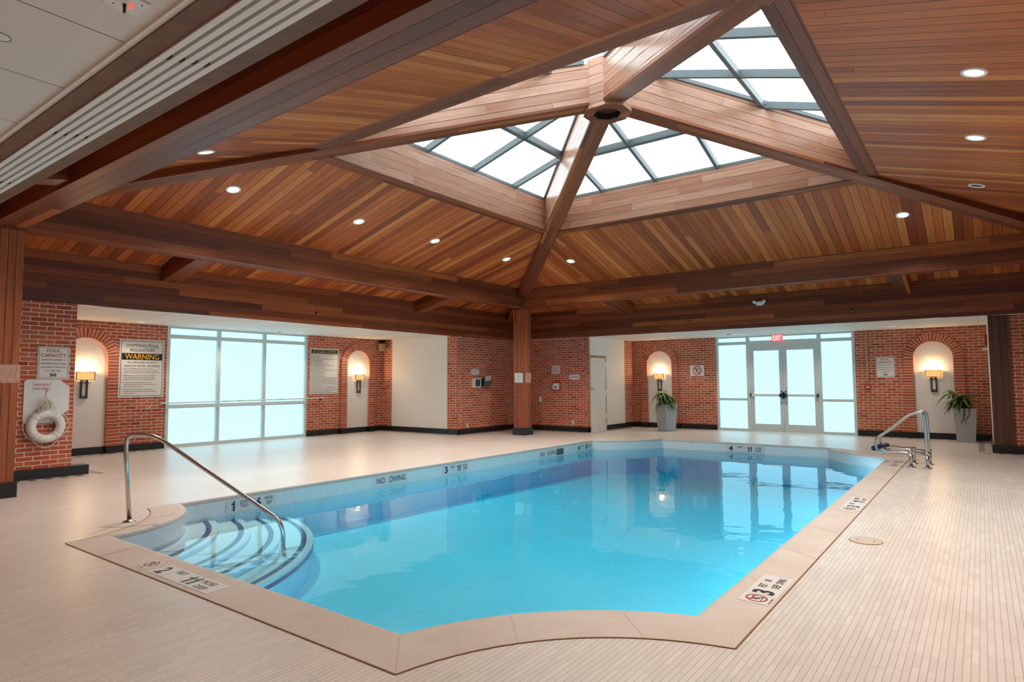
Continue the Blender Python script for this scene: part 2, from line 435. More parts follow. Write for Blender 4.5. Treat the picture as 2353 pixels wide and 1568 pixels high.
def tag(o, label=None, cat=None, group=None, kind=None):
    if label: o['label'] = label
    if cat: o['category'] = cat
    if group: o['group'] = group
    if kind: o['kind'] = kind
    return o
def thing(name, label, cat, loc=(0, 0, 0), group=None):
    o = bpy.data.objects.new(name, None); COL.objects.link(o); o.location = loc; o.empty_display_size = 0.1
    return tag(o, label, cat, group)
def struct(o, label=None): return tag(o, label, kind='structure')
def dup(root, loc, rotz=None, label=None, group=None):
    r = root.copy(); COL.objects.link(r); r.location = loc
    if rotz is not None: r.rotation_euler = (0, 0, rotz)
    if label: r['label'] = label
    if group: r['group'] = group
    for ch in list(root.children):
        c = ch.copy(); COL.objects.link(c); c.parent = r
        for g in list(ch.children):
            d = g.copy(); COL.objects.link(d); d.parent = c
    return r

# ================================================================== SHELL
def arc3(a, b, c, n=16):
    (ax, ay), (bx, by), (cx, cy) = a, b, c
    d = 2*(ax*(by-cy)+bx*(cy-ay)+cx*(ay-by))
    ux = ((ax*ax+ay*ay)*(by-cy)+(bx*bx+by*by)*(cy-ay)+(cx*cx+cy*cy)*(ay-by))/d
    uy = ((ax*ax+ay*ay)*(cx-bx)+(bx*bx+by*by)*(ax-cx)+(cx*cx+cy*cy)*(bx-ax))/d
    r = math.hypot(ax-ux, ay-uy); t0 = math.atan2(ay-uy, ax-ux); tb = math.atan2(by-uy, bx-ux); t1 = math.atan2(cy-uy, cx-ux)
    def norm(t): return (t-t0) % (2*PI)
    tot = norm(t1)
    if norm(tb) > tot: tot -= 2*PI
    return [(ux+r*math.cos(t0+tot*i/n), uy+r*math.sin(t0+tot*i/n)) for i in range(n+1)]
IN, OUT = [], []     # matching inner / outer coping outlines, counter-clockwise from near edge
def seg(a, b, n): return [(a[0]+(b[0]-a[0])*i/n, a[1]+(b[1]-a[1])*i/n) for i in range(n+1)]
NW = 0.07
IN += seg((-6.50, 2.53), (-2.68, 2.53), 6); OUT += seg((-6.58, 2.17), (-2.33, 2.17), 6)
IN += arc3((-2.68, 2.53), (-2.22, 3.29), (-1.44, 3.77)); OUT += arc3((-2.33, 2.17), (-1.90, 3.01), (-1.10, 3.43))
IN += seg((-1.44, 3.77), (-1.44, 13.50), 10); OUT += seg((-1.10, 3.43), (-1.10, 13.84), 10)
IN += arc3((-1.44, 13.50), (-2.10, 13.85), (-2.62, 14.60)); OUT += arc3((-1.10, 13.84), (-1.82, 14.16), (-2.35, 14.67))
IN += seg((-2.62, 14.60), (-6.32, 14.60), 4); OUT += seg((-2.35, 14.67), (-6.29, 14.67), 4)
IN += arc3((-6.32, 14.60), (-6.85, 13.85), (-7.57, 13.35)); OUT += arc3((-6.29, 14.67), (-6.90, 13.92), (-7.64, 13.40))
IN += seg((-7.57, 13.35), (-7.57, 3.66), 10); OUT += seg((-7.64, 13.40), (-7.64, 3.31), 10)
IN += arc3((-7.57, 3.66), (-6.74, 3.12), (-6.50, 2.53)); OUT += arc3((-7.64, 3.31), (-6.96, 2.95), (-6.58, 2.17))
def dedupe(a, b):
    x, y = [], []
    for p, q in zip(a, b):
        if x and math.dist(p, x[-1]) < 1e-5 and math.dist(q, y[-1]) < 1e-5: continue
        x.append(p); y.append(q)
    if math.dist(x[0], x[-1]) < 1e-5: x.pop(); y.pop()
    return x, y
IN, OUT = dedupe(IN, OUT)
X0, X1, Y0, Y1 = -14.75, 6.2, -2.4, 18.7

# floor with a hole for the pool
mb = MB(); outer = [(X0, Y0), (X1, Y0), (X1, Y1), (X0, Y1)]
tri = tessellate_polygon([[Vector((x, y, 0)) for x, y in outer], [Vector((x, y, 0)) for x, y in OUT]])
pts = outer + OUT
for t3 in tri:
    p = [Vector((pts[i][0], pts[i][1], 0)) for i in t3]
    if (p[1]-p[0]).cross(p[2]-p[0]).z < 0: p = p[::-1]
    if (p[1]-p[0]).cross(p[2]-p[0]).length > 1e-9: mb.face(p, (0, 1, 0))
for i in range(len(OUT)):
    a, b = OUT[i], OUT[(i+1) % len(OUT)]; mb.face([(a[0], a[1], 0), (b[0], b[1], 0), (b[0], b[1], -0.12), (a[0], a[1], -0.12)], (1, 0, 0))
floor = struct(mb.build('floor', 'floor'), 'beige deck of long thin strip tiles around the pool')

# dark dashed tile border beside the walls
mb = MB()
def dashes(x0, y0, x1, y1, w=0.10, step=0.20, L=0.085, z=0.0025):
    d = Vector((x1-x0, y1-y0, 0)); n = int(d.length/step); d.normalize(); s_ = Vector((-d.y, d.x, 0))*w/2
    for i in range(n):
        a = Vector((x0, y0, z))+d*(i*step+0.02); b = a+d*L
        mb.face([a-s_, b-s_, b+s_, a+s_], d)
for q in ((-11.27, 1.2, -11.27, 4.16), (-11.27, 4.16, -14.25, 4.16), (-14.25, 4.2, -14.25, 6.5), (-14.25, 10.2, -14.25, 12.6), (-14.2, 12.62, -11.25, 12.62),
          (-11.25, 12.62, -11.25, 15.25), (-11.2, 15.3, -8.7, 15.3), (-8.68, 15.35, -8.68, 18.1), (-8.6, 18.16, -6.3, 18.16), (-2.5, 18.16, -0.1, 18.16), (-0.05, 18.1, -0.05, 15.3), (0.0, 15.28, 2.7, 15.28)):
    dashes(*q)
    off = 0.035
bt = mb.build('border_tiles', 'darktile', floor); bt['kind'] = 'stuff'

# walls ---------------------------------------------------------------
def wall_panel(mb, fr, x0, x1, z0=0.0, z1=SOF, mi=0, th=0.12):
    mb.obox(fr, x0, x1, z0, z1, -th, 0.0, g=fr.u, mi=mi)
fl, fb = FL(), FB()
mb = MB()
wall_panel(mb, fl, 3.78, 6.56); wall_panel(mb, fl, 10.18, 12.82)
wl = struct(mb.build('wall_left', 'brick'), 'red brick wall around the left frosted window')
mb = MB(); wall_panel(mb, FL(XB), -2.3, 3.80, z1=2.68, th=0.25)
mb.obox(Fr((0, 3.80, 0), (-1, 0, 0), (0, 0, 1)), 11.67, 14.6, 0, SOF, -0.12, 0.0, mi=0)
struct(mb.build('wall_left_near', 'brick'), 'brick pier behind the left wooden column')
# far end of the left alcove: brick, white panel, brick
YE = 12.82
mb = MB(); fe = FB(YE)
wall_panel(mb, fe, -14.57, -14.02); wall_panel(mb, fe, -14.02, -11.80, mi=1); wall_panel(mb, fe, -11.80, XB)
mb.obox(FL(XB), YE+0.12, YBK, 0, 2.68, -0.25, 0.0, g=(0, 1, 0))
mb.obox(FB(YBK), XB-0.25, -9.001, 0, 2.68, -0.25, 0.0, g=(1, 0, 0))
struct(mb.build('wall_far', ['brick', 'panel']), 'brick corner behind the far wooden column')
# side wall of the door alcove (faces +X)
fd = FL(-8.88)
mb = MB(); wall_panel(mb, fd, YBK-0.001, 15.60, mi=0); wall_panel(mb, fd, 15.60, 16.53, z0=2.17, mi=1); wall_panel(mb, fd, 16.53, 17.75, mi=1); wall_panel(mb, fd, 17.75, 18.5, mi=0)
struct(mb.build('wall_far_side', ['brick', 'panel']), 'white side wall beside the plain white door')
mb = MB(); wall_panel(mb, fb, -9.0, -6.22); wall_panel(mb, fb, -2.62, 0.3)
struct(mb.build('wall_back', 'brick'), 'red brick wall around the glass double doors')
mb = MB(); mb.box((0.15, YBK, 0), (0.22, 18.5, SOF), mi=1); mb.obox(FB(YBK), 0.47, 3.1, 0, 2.68, -0.2, 0, g=(1, 0, 0), mi=0); mb.box((0.22, YBK+0.02, 0), (0.47, YBK+0.2, 2.68), mi=1)
struct(mb.build('wall_right', ['brick', 'white']), 'brick wall at the right edge beyond the wooden jamb')
# enclosure out of the frame: right side and behind the camera
mb = MB(); mb.obox(Fr((2.84, 0, 0), (0, -1, 0), (0, 0, 1)), -YBK, 1.0, 0, 2.68, -0.2, 0, g=(0, 1, 0)); mb.obox(Fr((0, -2.1, 0), (-1, 0, 0), (0, 0, 1)), -3.1, 12.0, 0, SOF, -0.2, 0, g=(1, 0, 0))
struct(mb.build('wall_near', 'brick'), 'brick walls at the right and behind the viewer')

# ceilings of the alcoves ------------------------------------------------
mb = MB()
mb.box((-14.6, 3.7, SOF), (CX-UF-0.26, YE+0.1, SOF+0.05), g=(0, 1, 0))
mb.box((-9.0, CY+UF+0.26, SOF), (0.25, 18.5, SOF+0.05), g=(0, 1, 0))
struct(mb.build('ceiling', 'acoustic'), 'low white acoustic panel ceiling over the alcoves')
mb = MB(); mb.box((-12.0, -2.3, SOF), (6.0, 0.97, SOF+0.05), g=(1, 0, 0)); mb.uv = [[(a+0.10, b) for a, b in f] for f in mb.uv]
struct(mb.build('ceiling.006', 'acoustic'), 'beige panel ceiling at the top left corner')
mb = MB(); q0, q1 = UF-0.001, UF+0.9  # added slab that stops sky light leaking through the ceiling gaps
mb.box((CX-q1, 1.4, 2.73), (CX-q0, CY+q1, 2.75)); mb.box((CX-q0, CY+q0, 2.73), (CX+q1, CY+q1, 2.75))
struct(mb.build('ceiling.005', 'beam'), 'added dark boarding blocking sky leaks above the alcove ceilings')
# sloped board roof: four slopes, boards run up the slope
def slope(k, u0=3.05, u1=7.45, zoff=0.0):
    R = Matrix.Rotation(k*PI/2, 3, 'Z'); m = MB(); C3 = Vector((CX, CY, 0))
    c = [(-u0, -u0, roofz(u0)), (-u1, -u1, roofz(u1)), (-u1, u1, roofz(u1)), (-u0, u0, roofz(u0))]
    g = R @ Vector((1, 0, 0.282))
    lo = [C3+R@Vector(p) for p in c]; hi = [p+Vector((0, 0, 0.09)) for p in lo]
    n = Vector((0, 0, 0))
    n = (lo[1]-lo[0]).cross(lo[2]-lo[0])
    m.face(lo if n.z < 0 else lo[::-1], g); m.face(hi if n.z > 0 else hi[::-1], g)
    for i in range(4):
        j = (i+1) % 4; m.face([lo[i], lo[j], hi[j], hi[i]], g)
    return m
for k, nm, lb in ((0, 'ceiling.001', 'left'), (1, 'ceiling.002', 'near'), (2, 'ceiling.003', 'right'), (3, 'ceiling.004', 'far')):
    m = slope(k)
    struct(m.build(nm, 'wood'), 'sloped cedar board ceiling on the %s side of the skylight' % lb)

# baseboards --------------------------------------------------------------
def base_run(name, segs, label, h=0.145, t=0.02):
    m = MB()
    for fr, a, b in segs: m.obox(fr, a, b, 0, h, 0, t, g=fr.u)
    return struct(m.build(name, 'black'), label)
base_run('baseboard_left', [(fl, 3.8, 6.55), (fl, 10.18, YE)], 'black baseboard under the left brick wall')
base_run('baseboard_far', [(fe, -14.45, XB+0.02), (FL(XB), YE-0.02, YBK), (FB(YBK), XB, -8.86)], 'black baseboard round the far brick corner')
base_run('baseboard_side', [(FL(-8.88), YBK-0.02, 15.58), (FL(-8.88), 16.55, 18.38)], 'black baseboard beside the white door')
base_run('baseboard_back', [(fb, -8.88, -6.24), (fb, -2.60, 0.15)], 'black baseboard either side of the glass doors')
m = MB(); m.obox(FB(YBK-0.06), 0.13, 3.0, 0, 0.16, 0, 0.03, g=(1, 0, 0)); m.box((0.12, YBK-0.08, 0), (0.155, 17.3, 0.145))
struct(m.build('baseboard_right', 'black'), 'black baseboard under the wooden jamb at the right')
m = MB(); m.box((XB-0.2, -2.1, 0), (XB+0.05, 4.03, 0.148))
struct(m.build('baseboard_pier', 'black'), 'thick black plinth under the brick pier')

# fascias: deep board bands below the roof edge ------------------------------
def fbox(a, b, name, label, g, mat='beam'):
    m = MB(); m.box(a, b, g=g); o = m.build(name, mat)
    return tag(o, label, 'beam')
zt = roofz(UF)+0.04
fbox((CX-UF-0.08, 1.0, 2.68), (CX-UF, CY+UF, zt), 'fascia_beam', 'deep board fascia over the left window alcove', (0, 1, 0))
fbox((CX-UF, CY+UF, 2.68), (CX+UF, CY+UF+0.08, zt), 'fascia_beam', 'deep board fascia over the glass door alcove', (1, 0, 0))
fbox((CX+UF, 1.33, 2.68), (CX+UF+0.08, CY+UF, zt), 'fascia_beam', 'board fascia along the right side out of view', (0, 1, 0))
NF = 1.325
m = MB(); m.box((-12.2, NF-0.05, 2.685), (6.0, NF, 3.7), g=(1, 0, 0)); m.box((-12.2, 1.245, 2.68), (6.0, NF, 2.70), g=(1, 0, 0), mi=1); m.box((-12.2, 0.985, 2.68), (6.0, 1.065, 2.70), g=(1, 0, 0), mi=1)
tag(m.build('fascia_beam', ['beam', 'band']), 'near board fascia framing the linear air diffuser overhead', 'beam')
m = MB(); m.box((-12.2, 0.962, 2.688), (6.0, 0.985, 2.70)); struct(m.build('trim_1', 'white'), 'white angle trim at the edge of the near ceiling')

def slot_diffuser(axis, a, b, w0, w1, z, label, dark=4):
    """long white bar with dark slots; axis 0 runs along X, 1 along Y; w = cross extent"""
    root = thing('air_diffuser', label, 'air diffuser', ((a+b)/2, (w0+w1)/2, z) if axis == 0 else ((w0+w1)/2, (a+b)/2, z), 'linear air diffusers')
    def bx(m, p0, p1, q0, q1, z0, z1):
        if axis == 0: m.box((p0, q0, z0), (p1, q1, z1))
        else: m.box((q0, p0, z0), (q1, p1, z1))
    n = 2*dark+1; w = (w1-w0)/(n+0.6*(dark+1)) ; x = w0; m = MB(); ms = MB(); mc = MB()
    bx(ms, a, b, w0, w1, z+0.025, z+0.03)
    for i in range(n):
        ww = w*1.6 if i % 2 == 0 else w
        if i % 2 == 0: bx(m, a, b, x, x+ww, z, z+0.025)
        else:
            k = 0; p = a+0.35
            while p < b:
                bx(mc, p+0.01*i, p+0.035+0.01*i, x, x+ww, z+0.006, z+0.02); p += 1.22
        x += ww
    m.build('diffuser_bar', 'white', root); ms.build('slot_backing', 'slot', root); mc.build('slot_clip', 'ink', root)
    return root
slot_diffuser(0, -11.4, 2.8, 1.065, 1.245, 2.672, 'four-slot white linear air diffuser overhead at the near fascia')
slot_diffuser(1, 3.9, YE-0.04, CX-UF-0.26, CX-UF-0.08, 2.685, 'white linear air diffuser behind the left fascia', 2)
slot_diffuser(0, -8.8, 0.14, CY+UF+0.08, CY+UF+0.26, 2.685, 'white linear air diffuser behind the far fascia', 2)

# wooden jamb at right
m = MB(); m.box((0.15, YBK-0.06, 0.0), (0.47, YBK+0.02, 2.68), g=(0, 0, 1))
tag(m.build('wooden_jamb', 'jamb', origin=(0.31, YBK-0.02, 0)), 'dark wooden board jamb beside the right brick wall', 'jamb')

# ================================================================== TIMBER FRAME
def ring(k, label):
    R = Matrix.Rotation(k*PI/2, 3, 'Z'); C3 = Vector((CX, CY, 0)); m = MB()
    g = R @ Vector((0, 1, 0))
    def hx(ui, uo, z0, z1i, z1o):
        c = [(-ui, -ui, z0), (-uo, -uo, z0), (-uo, uo, z0), (-ui, ui, z0), (-ui, -ui, z1i), (-uo, -uo, z1o), (-uo, uo, z1o), (-ui, ui, z1i)]
        m.hexa([C3+R@Vector(p) for p in c], g)
    hx(UCI, UCO, 3.43, 3.62, 3.62)
    hx(UCI+0.018, UCO-0.018, 3.62, roofz(UCI)+0.03, roofz(UCO)+0.03)
    return tag(m.build('ring_beam', 'beam'), label, 'beam', 'ring beams joining the columns')
ring(0, 'long ring beam on the left between two columns'); ring(3, 'long ring beam across the far side under the ceiling')
ring(1, 'near ring beam crossing the top left overhead'); ring(2, 'right side ring beam mostly outside the picture')

def column(cx, cy, label):
    h = (UCO-UCI)/2; root = thing('wooden_column', label, 'column', (cx, cy, 0), 'four columns carrying the roof')
    m = MB()
    for i, (dx, dy) in enumerate(((0, -1), (1, 0), (0, 1), (-1, 0))):
        pass
    m.box((cx-h, cy-h, 0.16), (cx+h, cy+h, 3.45), g=(0, 0, 1)); sh = m.build('shaft', 'column', root)
    m = MB(); m.box((cx-h-0.03, cy-h-0.03, 0), (cx+h+0.03, cy+h+0.03, 0.19)); m.build('base', 'black', root)
    m = MB(); m.box((cx-h-0.012, cy-h-0.012, 3.39), (cx+h+0.012, cy+h+0.012, 3.44), g=(1, 0, 0)); m.build('cap', 'beam', root)
    return root
um = (UCI+UCO)/2
colF = column(CX-um, CY+um, 'wooden column at the far corner of the pool')
colL = column(CX-um, CY-um, 'reddish wooden column cut by the left edge')
column(CX+um, CY+um, 'far right wooden column outside the picture'); column(CX+um, CY-um, 'near right wooden column outside the picture')
# dark slot near the top of the far column
m = MB(); m.box((CX-um-0.115, CY+UCI-0.004, 3.02), (CX-um-0.09, CY+UCI, 3.40)); m.build('cable_slot', 'dark', colF)

def strut(k, off, label):
    R = Matrix.Rotation(k*PI/2, 3, 'Z'); C3 = Vector((CX, CY, 0)); m = MB(); w = 0.145
    a, b = UCO-0.03, UF; za, zb = 3.47, 3.21
    c = [(-a, off-w, za), (-b, off-w, zb), (-b, off+w, zb), (-a, off+w, za), (-a, off-w, roofz(a)+0.02), (-b, off-w, roofz(b)+0.02), (-b, off+w, roofz(b)+0.02), (-a, off+w, roofz(a)+0.02)]
    m.hexa([C3+R@Vector(p) for p in c], R@Vector((1, 0, 0.2)))
    return tag(m.build('strut_beam', 'beam'), label, 'beam', 'short struts between ring beams and fascias')
strut(0, -2.97, 'short strut beam left of the warning sign fascia'); strut(0, 3.18, 'short strut beam on the left side nearest the far column')
strut(3, -3.18, 'short strut beam on the far side nearest the far column'); strut(3, 3.07, 'short strut beam on the far side at the right')
strut(1, -3.1, 'near side strut beam seen behind the dark beam'); strut(1, 3.1, 'near side strut beam toward the right'); strut(1, 5.3, 'near strut beam beside the left column')

def hip(k, label):
    R = Matrix.Rotation(k*PI/2+PI/4, 3, 'Z'); C3 = Vector((CX, CY, 0)); q = math.sqrt(2); w = 0.15
    root = thing('hip_beam', label, 'beam', (CX, CY, 5.4), 'hip beams meeting at the hub')
    def piece(u0, u1, zb, ztf, mats, name, ww=w):
        m = MB(); a, b = u0*q, u1*q
        c = [(-a, -ww, zb(u0)), (-b, -ww, zb(u1)), (-b, ww, zb(u1)), (-a, ww, zb(u0)), (-a, -ww, ztf(u0)), (-b, -ww, ztf(u1)), (-b, ww, ztf(u1)), (-a, ww, ztf(u0))]
        g = R@Vector((-(b-a), 0, zb(u1)-zb(u0)))
        m.hexa([C3+R@Vector(p) for p in c], g); return m.build(name, mats, root)
    piece(0.22, 3.0, lambda u: hipz(u)+0.004, lambda u: 6.15-0.30*u, 'pale', 'board_facing')
    piece(0.22, 5.60, lambda u: hipz(u)-0.012, lambda u: hipz(u)+0.03, 'beam', 'soffit_board', w+0.006)
    piece(3.0, 5.60, lambda u: hipz(u)+0.03, lambda u: roofz(u)+0.02, 'beam', 'beam_body')
    piece(5.80, 7.2, lambda u: hipz(u)+0.02, lambda u: roofz(u)+0.02, 'beam', 'beam_tail')
    return root
hip(0, 'hip beam from the hub to the left wooden column'); hip(3, 'hip beam from the hub to the far column')
hip(2, 'hip beam from the hub toward the right edge'); hip(1, 'hip beam from the hub overhead toward the viewer')

# skylight ------------------------------------------------------------------
SU = 2.93
sky = thing('skylight', 'pyramid skylight of frosted glass with grey bars', 'skylight', (CX, CY, 4.6))
def gz(u): return 6.116 - 0.30*u
for k in range(4):
    R = Matrix.Rotation(k*PI/2, 3, 'Z'); C3 = Vector((CX, CY, 0)); T = lambda p: C3+R@Vector(p)
    m = MB(); ui, uo = SU, SU+0.28
    c = [(-ui, -ui, 4.62), (-uo, -uo, 4.62), (-uo, uo, 4.62), (-ui, ui, 4.62), (-ui, -ui, 5.25), (-uo, -uo, 5.25), (-uo, uo, 5.25), (-ui, ui, 5.25)]
    m.hexa([T(p) for p in c], R@Vector((0, 1, 0))); cb = m.build('curb', 'pale', sky)
    m = MB(); z0 = 4.595
    c = [(-ui+0.005, -ui+0.005, z0), (-uo-0.01, -uo-0.01, z0), (-uo-0.01, uo+0.01, z0), (-ui+0.005, ui-0.005, z0), (-ui+0.005, -ui+0.005, 4.62), (-uo-0.01, -uo-0.01, 4.66), (-uo-0.01, uo+0.01, 4.66), (-ui+0.005, ui-0.005, 4.62)]
    m.hexa([T(p) for p in c], R@Vector((0, 1, 0))); m.build('curb_trim', 'beam', cb)
    # glass
    m = MB(); g0, g1 = 0.05, SU+0.3; lo = [T((-g0, -g0, gz(g0)+0.12)), T((-g1, -g1, gz(g1)+0.12)), T((-g1, g1, gz(g1)+0.12)), T((-g0, g0, gz(g0)+0.12))]
    hi = [p+Vector((0, 0, 0.012)) for p in lo]
    m.hexa(lo+hi); m.build('pane', 'skyglass', sky)
    # bars
    if k in (0, 2): offs = [y-CY for y in (6.13, 7.35, 8.57, 9.80)]
    else: offs = [x-CX for x in (-5.98, -4.84, -3.65, -2.43)]
    if k in (2, 1): pass
    for o_ in offs:
        # rotation k maps local (-u, o) ; find the local offset that gives the wanted world offset
        loc = o_
        if k == 1: loc = o_      # x offset for local y: R(90)*(−u,o) = (−o,−u)
        if k == 1: loc = -o_
        if k == 2: loc = -o_
        a = max(abs(loc), 0.30)+0.02; b = SU+0.15; w = 0.03
        if a > b-0.1: continue
        m = MB(); c = [(-a, loc-w, gz(a)), (-b, loc-w, gz(b)), (-b, loc+w, gz(b)), (-a, loc+w, gz(a)), (-a, loc-w, gz(a)+0.11), (-b, loc-w, gz(b)+0.11), (-b, loc+w, gz(b)+0.11), (-a, loc+w, gz(a)+0.11)]
        m.hexa([T(p) for p in c], (1, 0, 0)); m.build('glazing_bar', 'sky_alu', sky)
    m = MB(); u, e = 1.80, 0.035
    c = [(-u+e, -u+e, gz(u-e)), (-u-e, -u-e, gz(u+e)), (-u-e, u+e, gz(u+e)), (-u+e, u-e, gz(u-e))]
    m.hexa([T(p) for p in c]+[T(p)+Vector((0, 0, 0.11)) for p in c]); m.build('glazing_bar', 'sky_alu', sky)
    m = MB(); u0_, u1_ = SU-0.01, SU+0.10
    c = [(-u0_, -u0_, 5.25), (-u1_, -u1_, 5.25), (-u1_, u1_, 5.25), (-u0_, u0_, 5.25)]
    m.hexa([T(p) for p in c]+[T(p)+Vector((0, 0, 0.05)) for p in c]); m.build('sill_bar', 'sky_alu', sky)
    R2 = Matrix.Rotation(k*PI/2+PI/4, 3, 'Z'); m = MB(); q = math.sqrt(2); a, b, w = 0.28*q, (SU+0.05)*q, 0.185
    c = [(-a, -w, 6.14-0.3*0.28), (-b, -w, 6.14-0.3*(SU+0.05)), (-b, w, 6.14-0.3*(SU+0.05)), (-a, w, 6.14-0.3*0.28)]
    m.hexa([C3+R2@Vector(p) for p in c]+[C3+R2@Vector(p)+Vector((0, 0, 0.10)) for p in c]); m.build('hip_bar', 'sky_alu', sky)

hub = thing('roof_hub', 'octagonal wooden hub where the hip beams meet', 'hub', (CX, CY, 5.42))
def octa(r, z): return [Vector((CX+r*math.cos(PI/8+i*PI/4), CY+r*math.sin(PI/8+i*PI/4), z)) for i in range(8)]
m = MB(); a, b, c_ = octa(0.36, 5.40), octa(0.36, 6.22), octa(0.205, 5.40)
for i in range(8):
    j = (i+1) % 8; m.face([a[i], a[j], b[j], b[i]], (a[j]-a[i])); m.face([c_[i], c_[j], a[j], a[i]], (a[j]-a[i]), mi=1)
m.build('hub_casing', ['pale', 'beam'], hub)
m = MB(); d_, e_ = octa(0.205, 5.401), octa(0.205, 5.50)
for i in range(8):
    j = (i+1) % 8; m.face([d_[j], d_[i], e_[i], e_[j]], (0, 0, 1))
m.build('recess_wall', 'dark', hub)
m = MB(); m.face(e_[::-1], (1, 0, 0)); pl = m.build('recess_plate', 'beam', hub)
for dx, dy in ((0, 0.0), (-0.08, 0.02), (0.07, 0.06), (0.03, -0.09), (-0.07, -0.09), (0.10, -0.03)): m = MB(); m.disc((CX+dx, CY+dy, 5.497), 0.018, ax=(Vector((1, 0, 0)), Vector((0, -1, 0)), Vector((0, 0, -1))), seg=14); m.build('bolt_hole', 'dark', pl)

# ================================================================== POOL
pool = thing('swimming_pool', 'rectangular indoor pool with scalloped corners and curved steps', 'pool', (-4.5, 8.5, 0))
FZ = lambda y: -0.66 - 0.012*(y-2.5)
n = len(IN)
m = MB()
cum = 0
for i in range(n):
    a, b = IN[i], IN[(i+1) % n]; L = math.dist(a, b)
    m.face([(a[0], a[1], -0.03), (a[0], a[1], -0.34), (b[0], b[1], -0.34), (b[0], b[1], -0.03)], uvs=[(cum, -0.03), (cum, -0.34), (cum+L, -0.34), (cum+L, -0.03)])
    cum += L
m.build('waterline_tiles', 'mosaic', pool)
m = MB()
for i in range(n):
    a, b = IN[i], IN[(i+1) % n]
    m.face([(a[0], a[1], -0.34), (a[0], a[1], -0.85), (b[0], b[1], -0.85), (b[0], b[1], -0.34)])
tri = tessellate_polygon([[Vector((x, y, 0)) for x, y in IN]])
for t3 in tri:
    p = [Vector((IN[i][0], IN[i][1], FZ(IN[i][1]))) for i in t3]
    if (p[1]-p[0]).cross(p[2]-p[0]).z < 0: p = p[::-1]
    m.face(p)
m.build('basin', 'plaster', pool)
# coping with a rounded nose
m = MB(); prof = [(0.0, -0.02), (0.0, 0.003), (0.55, 0.010), (0.86, 0.014), (0.95, 0.008), (1.0, -0.006), (1.02, -0.024), (0.99, -0.04), (0.94, -0.045)]
for i in range(n):
    j = (i+1) % n
    for k in range(len(prof)-1):
        def P(idx, kk):
            (t, z) = prof[kk]; a, b = OUT[idx], IN[idx]
            return Vector((a[0]+(b[0]-a[0])*t, a[1]+(b[1]-a[1])*t, z))
        m.face([P(i, k), P(j, k), P(j, k+1), P(i, k+1)], smooth=(k > 0))
cop = m.build('coping', 'coping', pool)
m = MB()      # joints between coping stones and orange grout line along the outer edge
def jointline(p, q, w=0.004, z=0.0165):
    a, b = Vector((p[0], p[1], z)), Vector((q[0], q[1], z)); d = (b-a).normalized(); s_ = Vector((-d.y, d.x, 0))*w
    a.z = 0.0042; b = a+(b-a)*0.84; b.z = 0.0148
    m.face([a-s_, b-s_, b+s_, a+s_])
acc = 0; last = 0
for i in range(n):
    if math.dist(IN[i], OUT[i]) > 0.25 and (acc-last > 0.62 or i in ()):
        jointline(OUT[i], IN[i]); last = acc
    acc += math.dist(IN[i], IN[(i+1) % n])
m.build('stone_joint', 'grate', cop)
M['rust'] = plain('rusty_grout', (150, 104, 66), 0.8, vary=0.25)
m = MB()
for i in range(n):
    j = (i+1) % n
    if math.dist(IN[i], OUT[i]) > 0.25 and math.dist(IN[j], OUT[j]) > 0.25 and OUT[i][1] < 13.7:
        a, b = Vector((*OUT[i], 0.0045)), Vector((*OUT[j], 0.0045)); d = (b-a)
        if d.length < 1e-4: continue
        d.normalize(); s_ = Vector((d.y, -d.x, 0))
        m.face([a+s_*0.006, b+s_*0.006, b-s_*0.004, a-s_*0.004])
m.build('grout_line', 'rust', cop)
# fan steps in the near left corner
CS = Vector((-8.09, 2.01))
treads = [(2.10, -0.245), (2.44, -0.29), (2.76, -0.335), (3.12, -0.385)]
def clipx(x, y): return max(x, -7.575), max(y, 2.525)
for i, (r, z) in enumerate(treads):
    m = MB(); N = 40; lip = 0.05
    a0, a1 = math.asin(0.515/r), math.acos(0.515/r)
    inner = [(CS.x+1.0*math.cos(a0+(a1-a0)*k/N), CS.y+1.0*math.sin(a0+(a1-a0)*k/N)) for k in range(N+1)]
    outer_ = [(CS.x+r*math.cos(a0+(a1-a0)*k/N), CS.y+r*math.sin(a0+(a1-a0)*k/N)) for k in range(N+1)]
    for k in range(N):
        p, q = inner[k], inner[k+1]; s2, t2 = outer_[k], outer_[k+1]
        p = clipx(*p); q = clipx(*q)
        m.face([(*p, z), (*s2, z), (*t2, z), (*q, z)]); m.face([(*s2, z), (*s2, z-0.35), (*t2, z-0.35), (*t2, z)], smooth=True)
    st = m.build('step', 'plaster', pool)
    m = MB(); rs0, rs1 = r-0.135, r-0.075
    for k in range(N):
        t0, t1 = a0+(a1-a0)*k/N, a0+(a1-a0)*(k+1)/N
        m.face([(CS.x+rr*math.cos(tt), CS.y+rr*math.sin(tt), z+0.002) for rr, tt in ((rs0, t0), (rs1, t0), (rs1, t1), (rs0, t1))])
        if i == 3: m.face([(CS.x+rr*math.cos(tt), CS.y+rr*math.sin(tt), zz) for rr, tt, zz in ((r+0.003, t0, z-0.03), (r+0.003, t0, z-0.07), (r+0.003, t1, z-0.07), (r+0.003, t1, z-0.03))])
    m.build('step_stripe', 'bluetile', st)
# round wall inlets and skimmer mouths
def wall_ring(y, z): 
    m = MB(); P = [(-7.566, y+0.05*math.cos(t), z+0.05*math.sin(t)) for t in [2*PI*i/20 for i in range(20)]]; m.tube(P, 0.006, 6, closed=True); m.build('wall_inlet', 'plastic', pool)
wall_ring(5.6, -0.29); wall_ring(9.5, -0.29)
m = MB(); m.box((-7.575, 11.76, -0.195), (-7.563, 12.05, -0.06)); m.build('skimmer_mouth', 'darktile', pool)
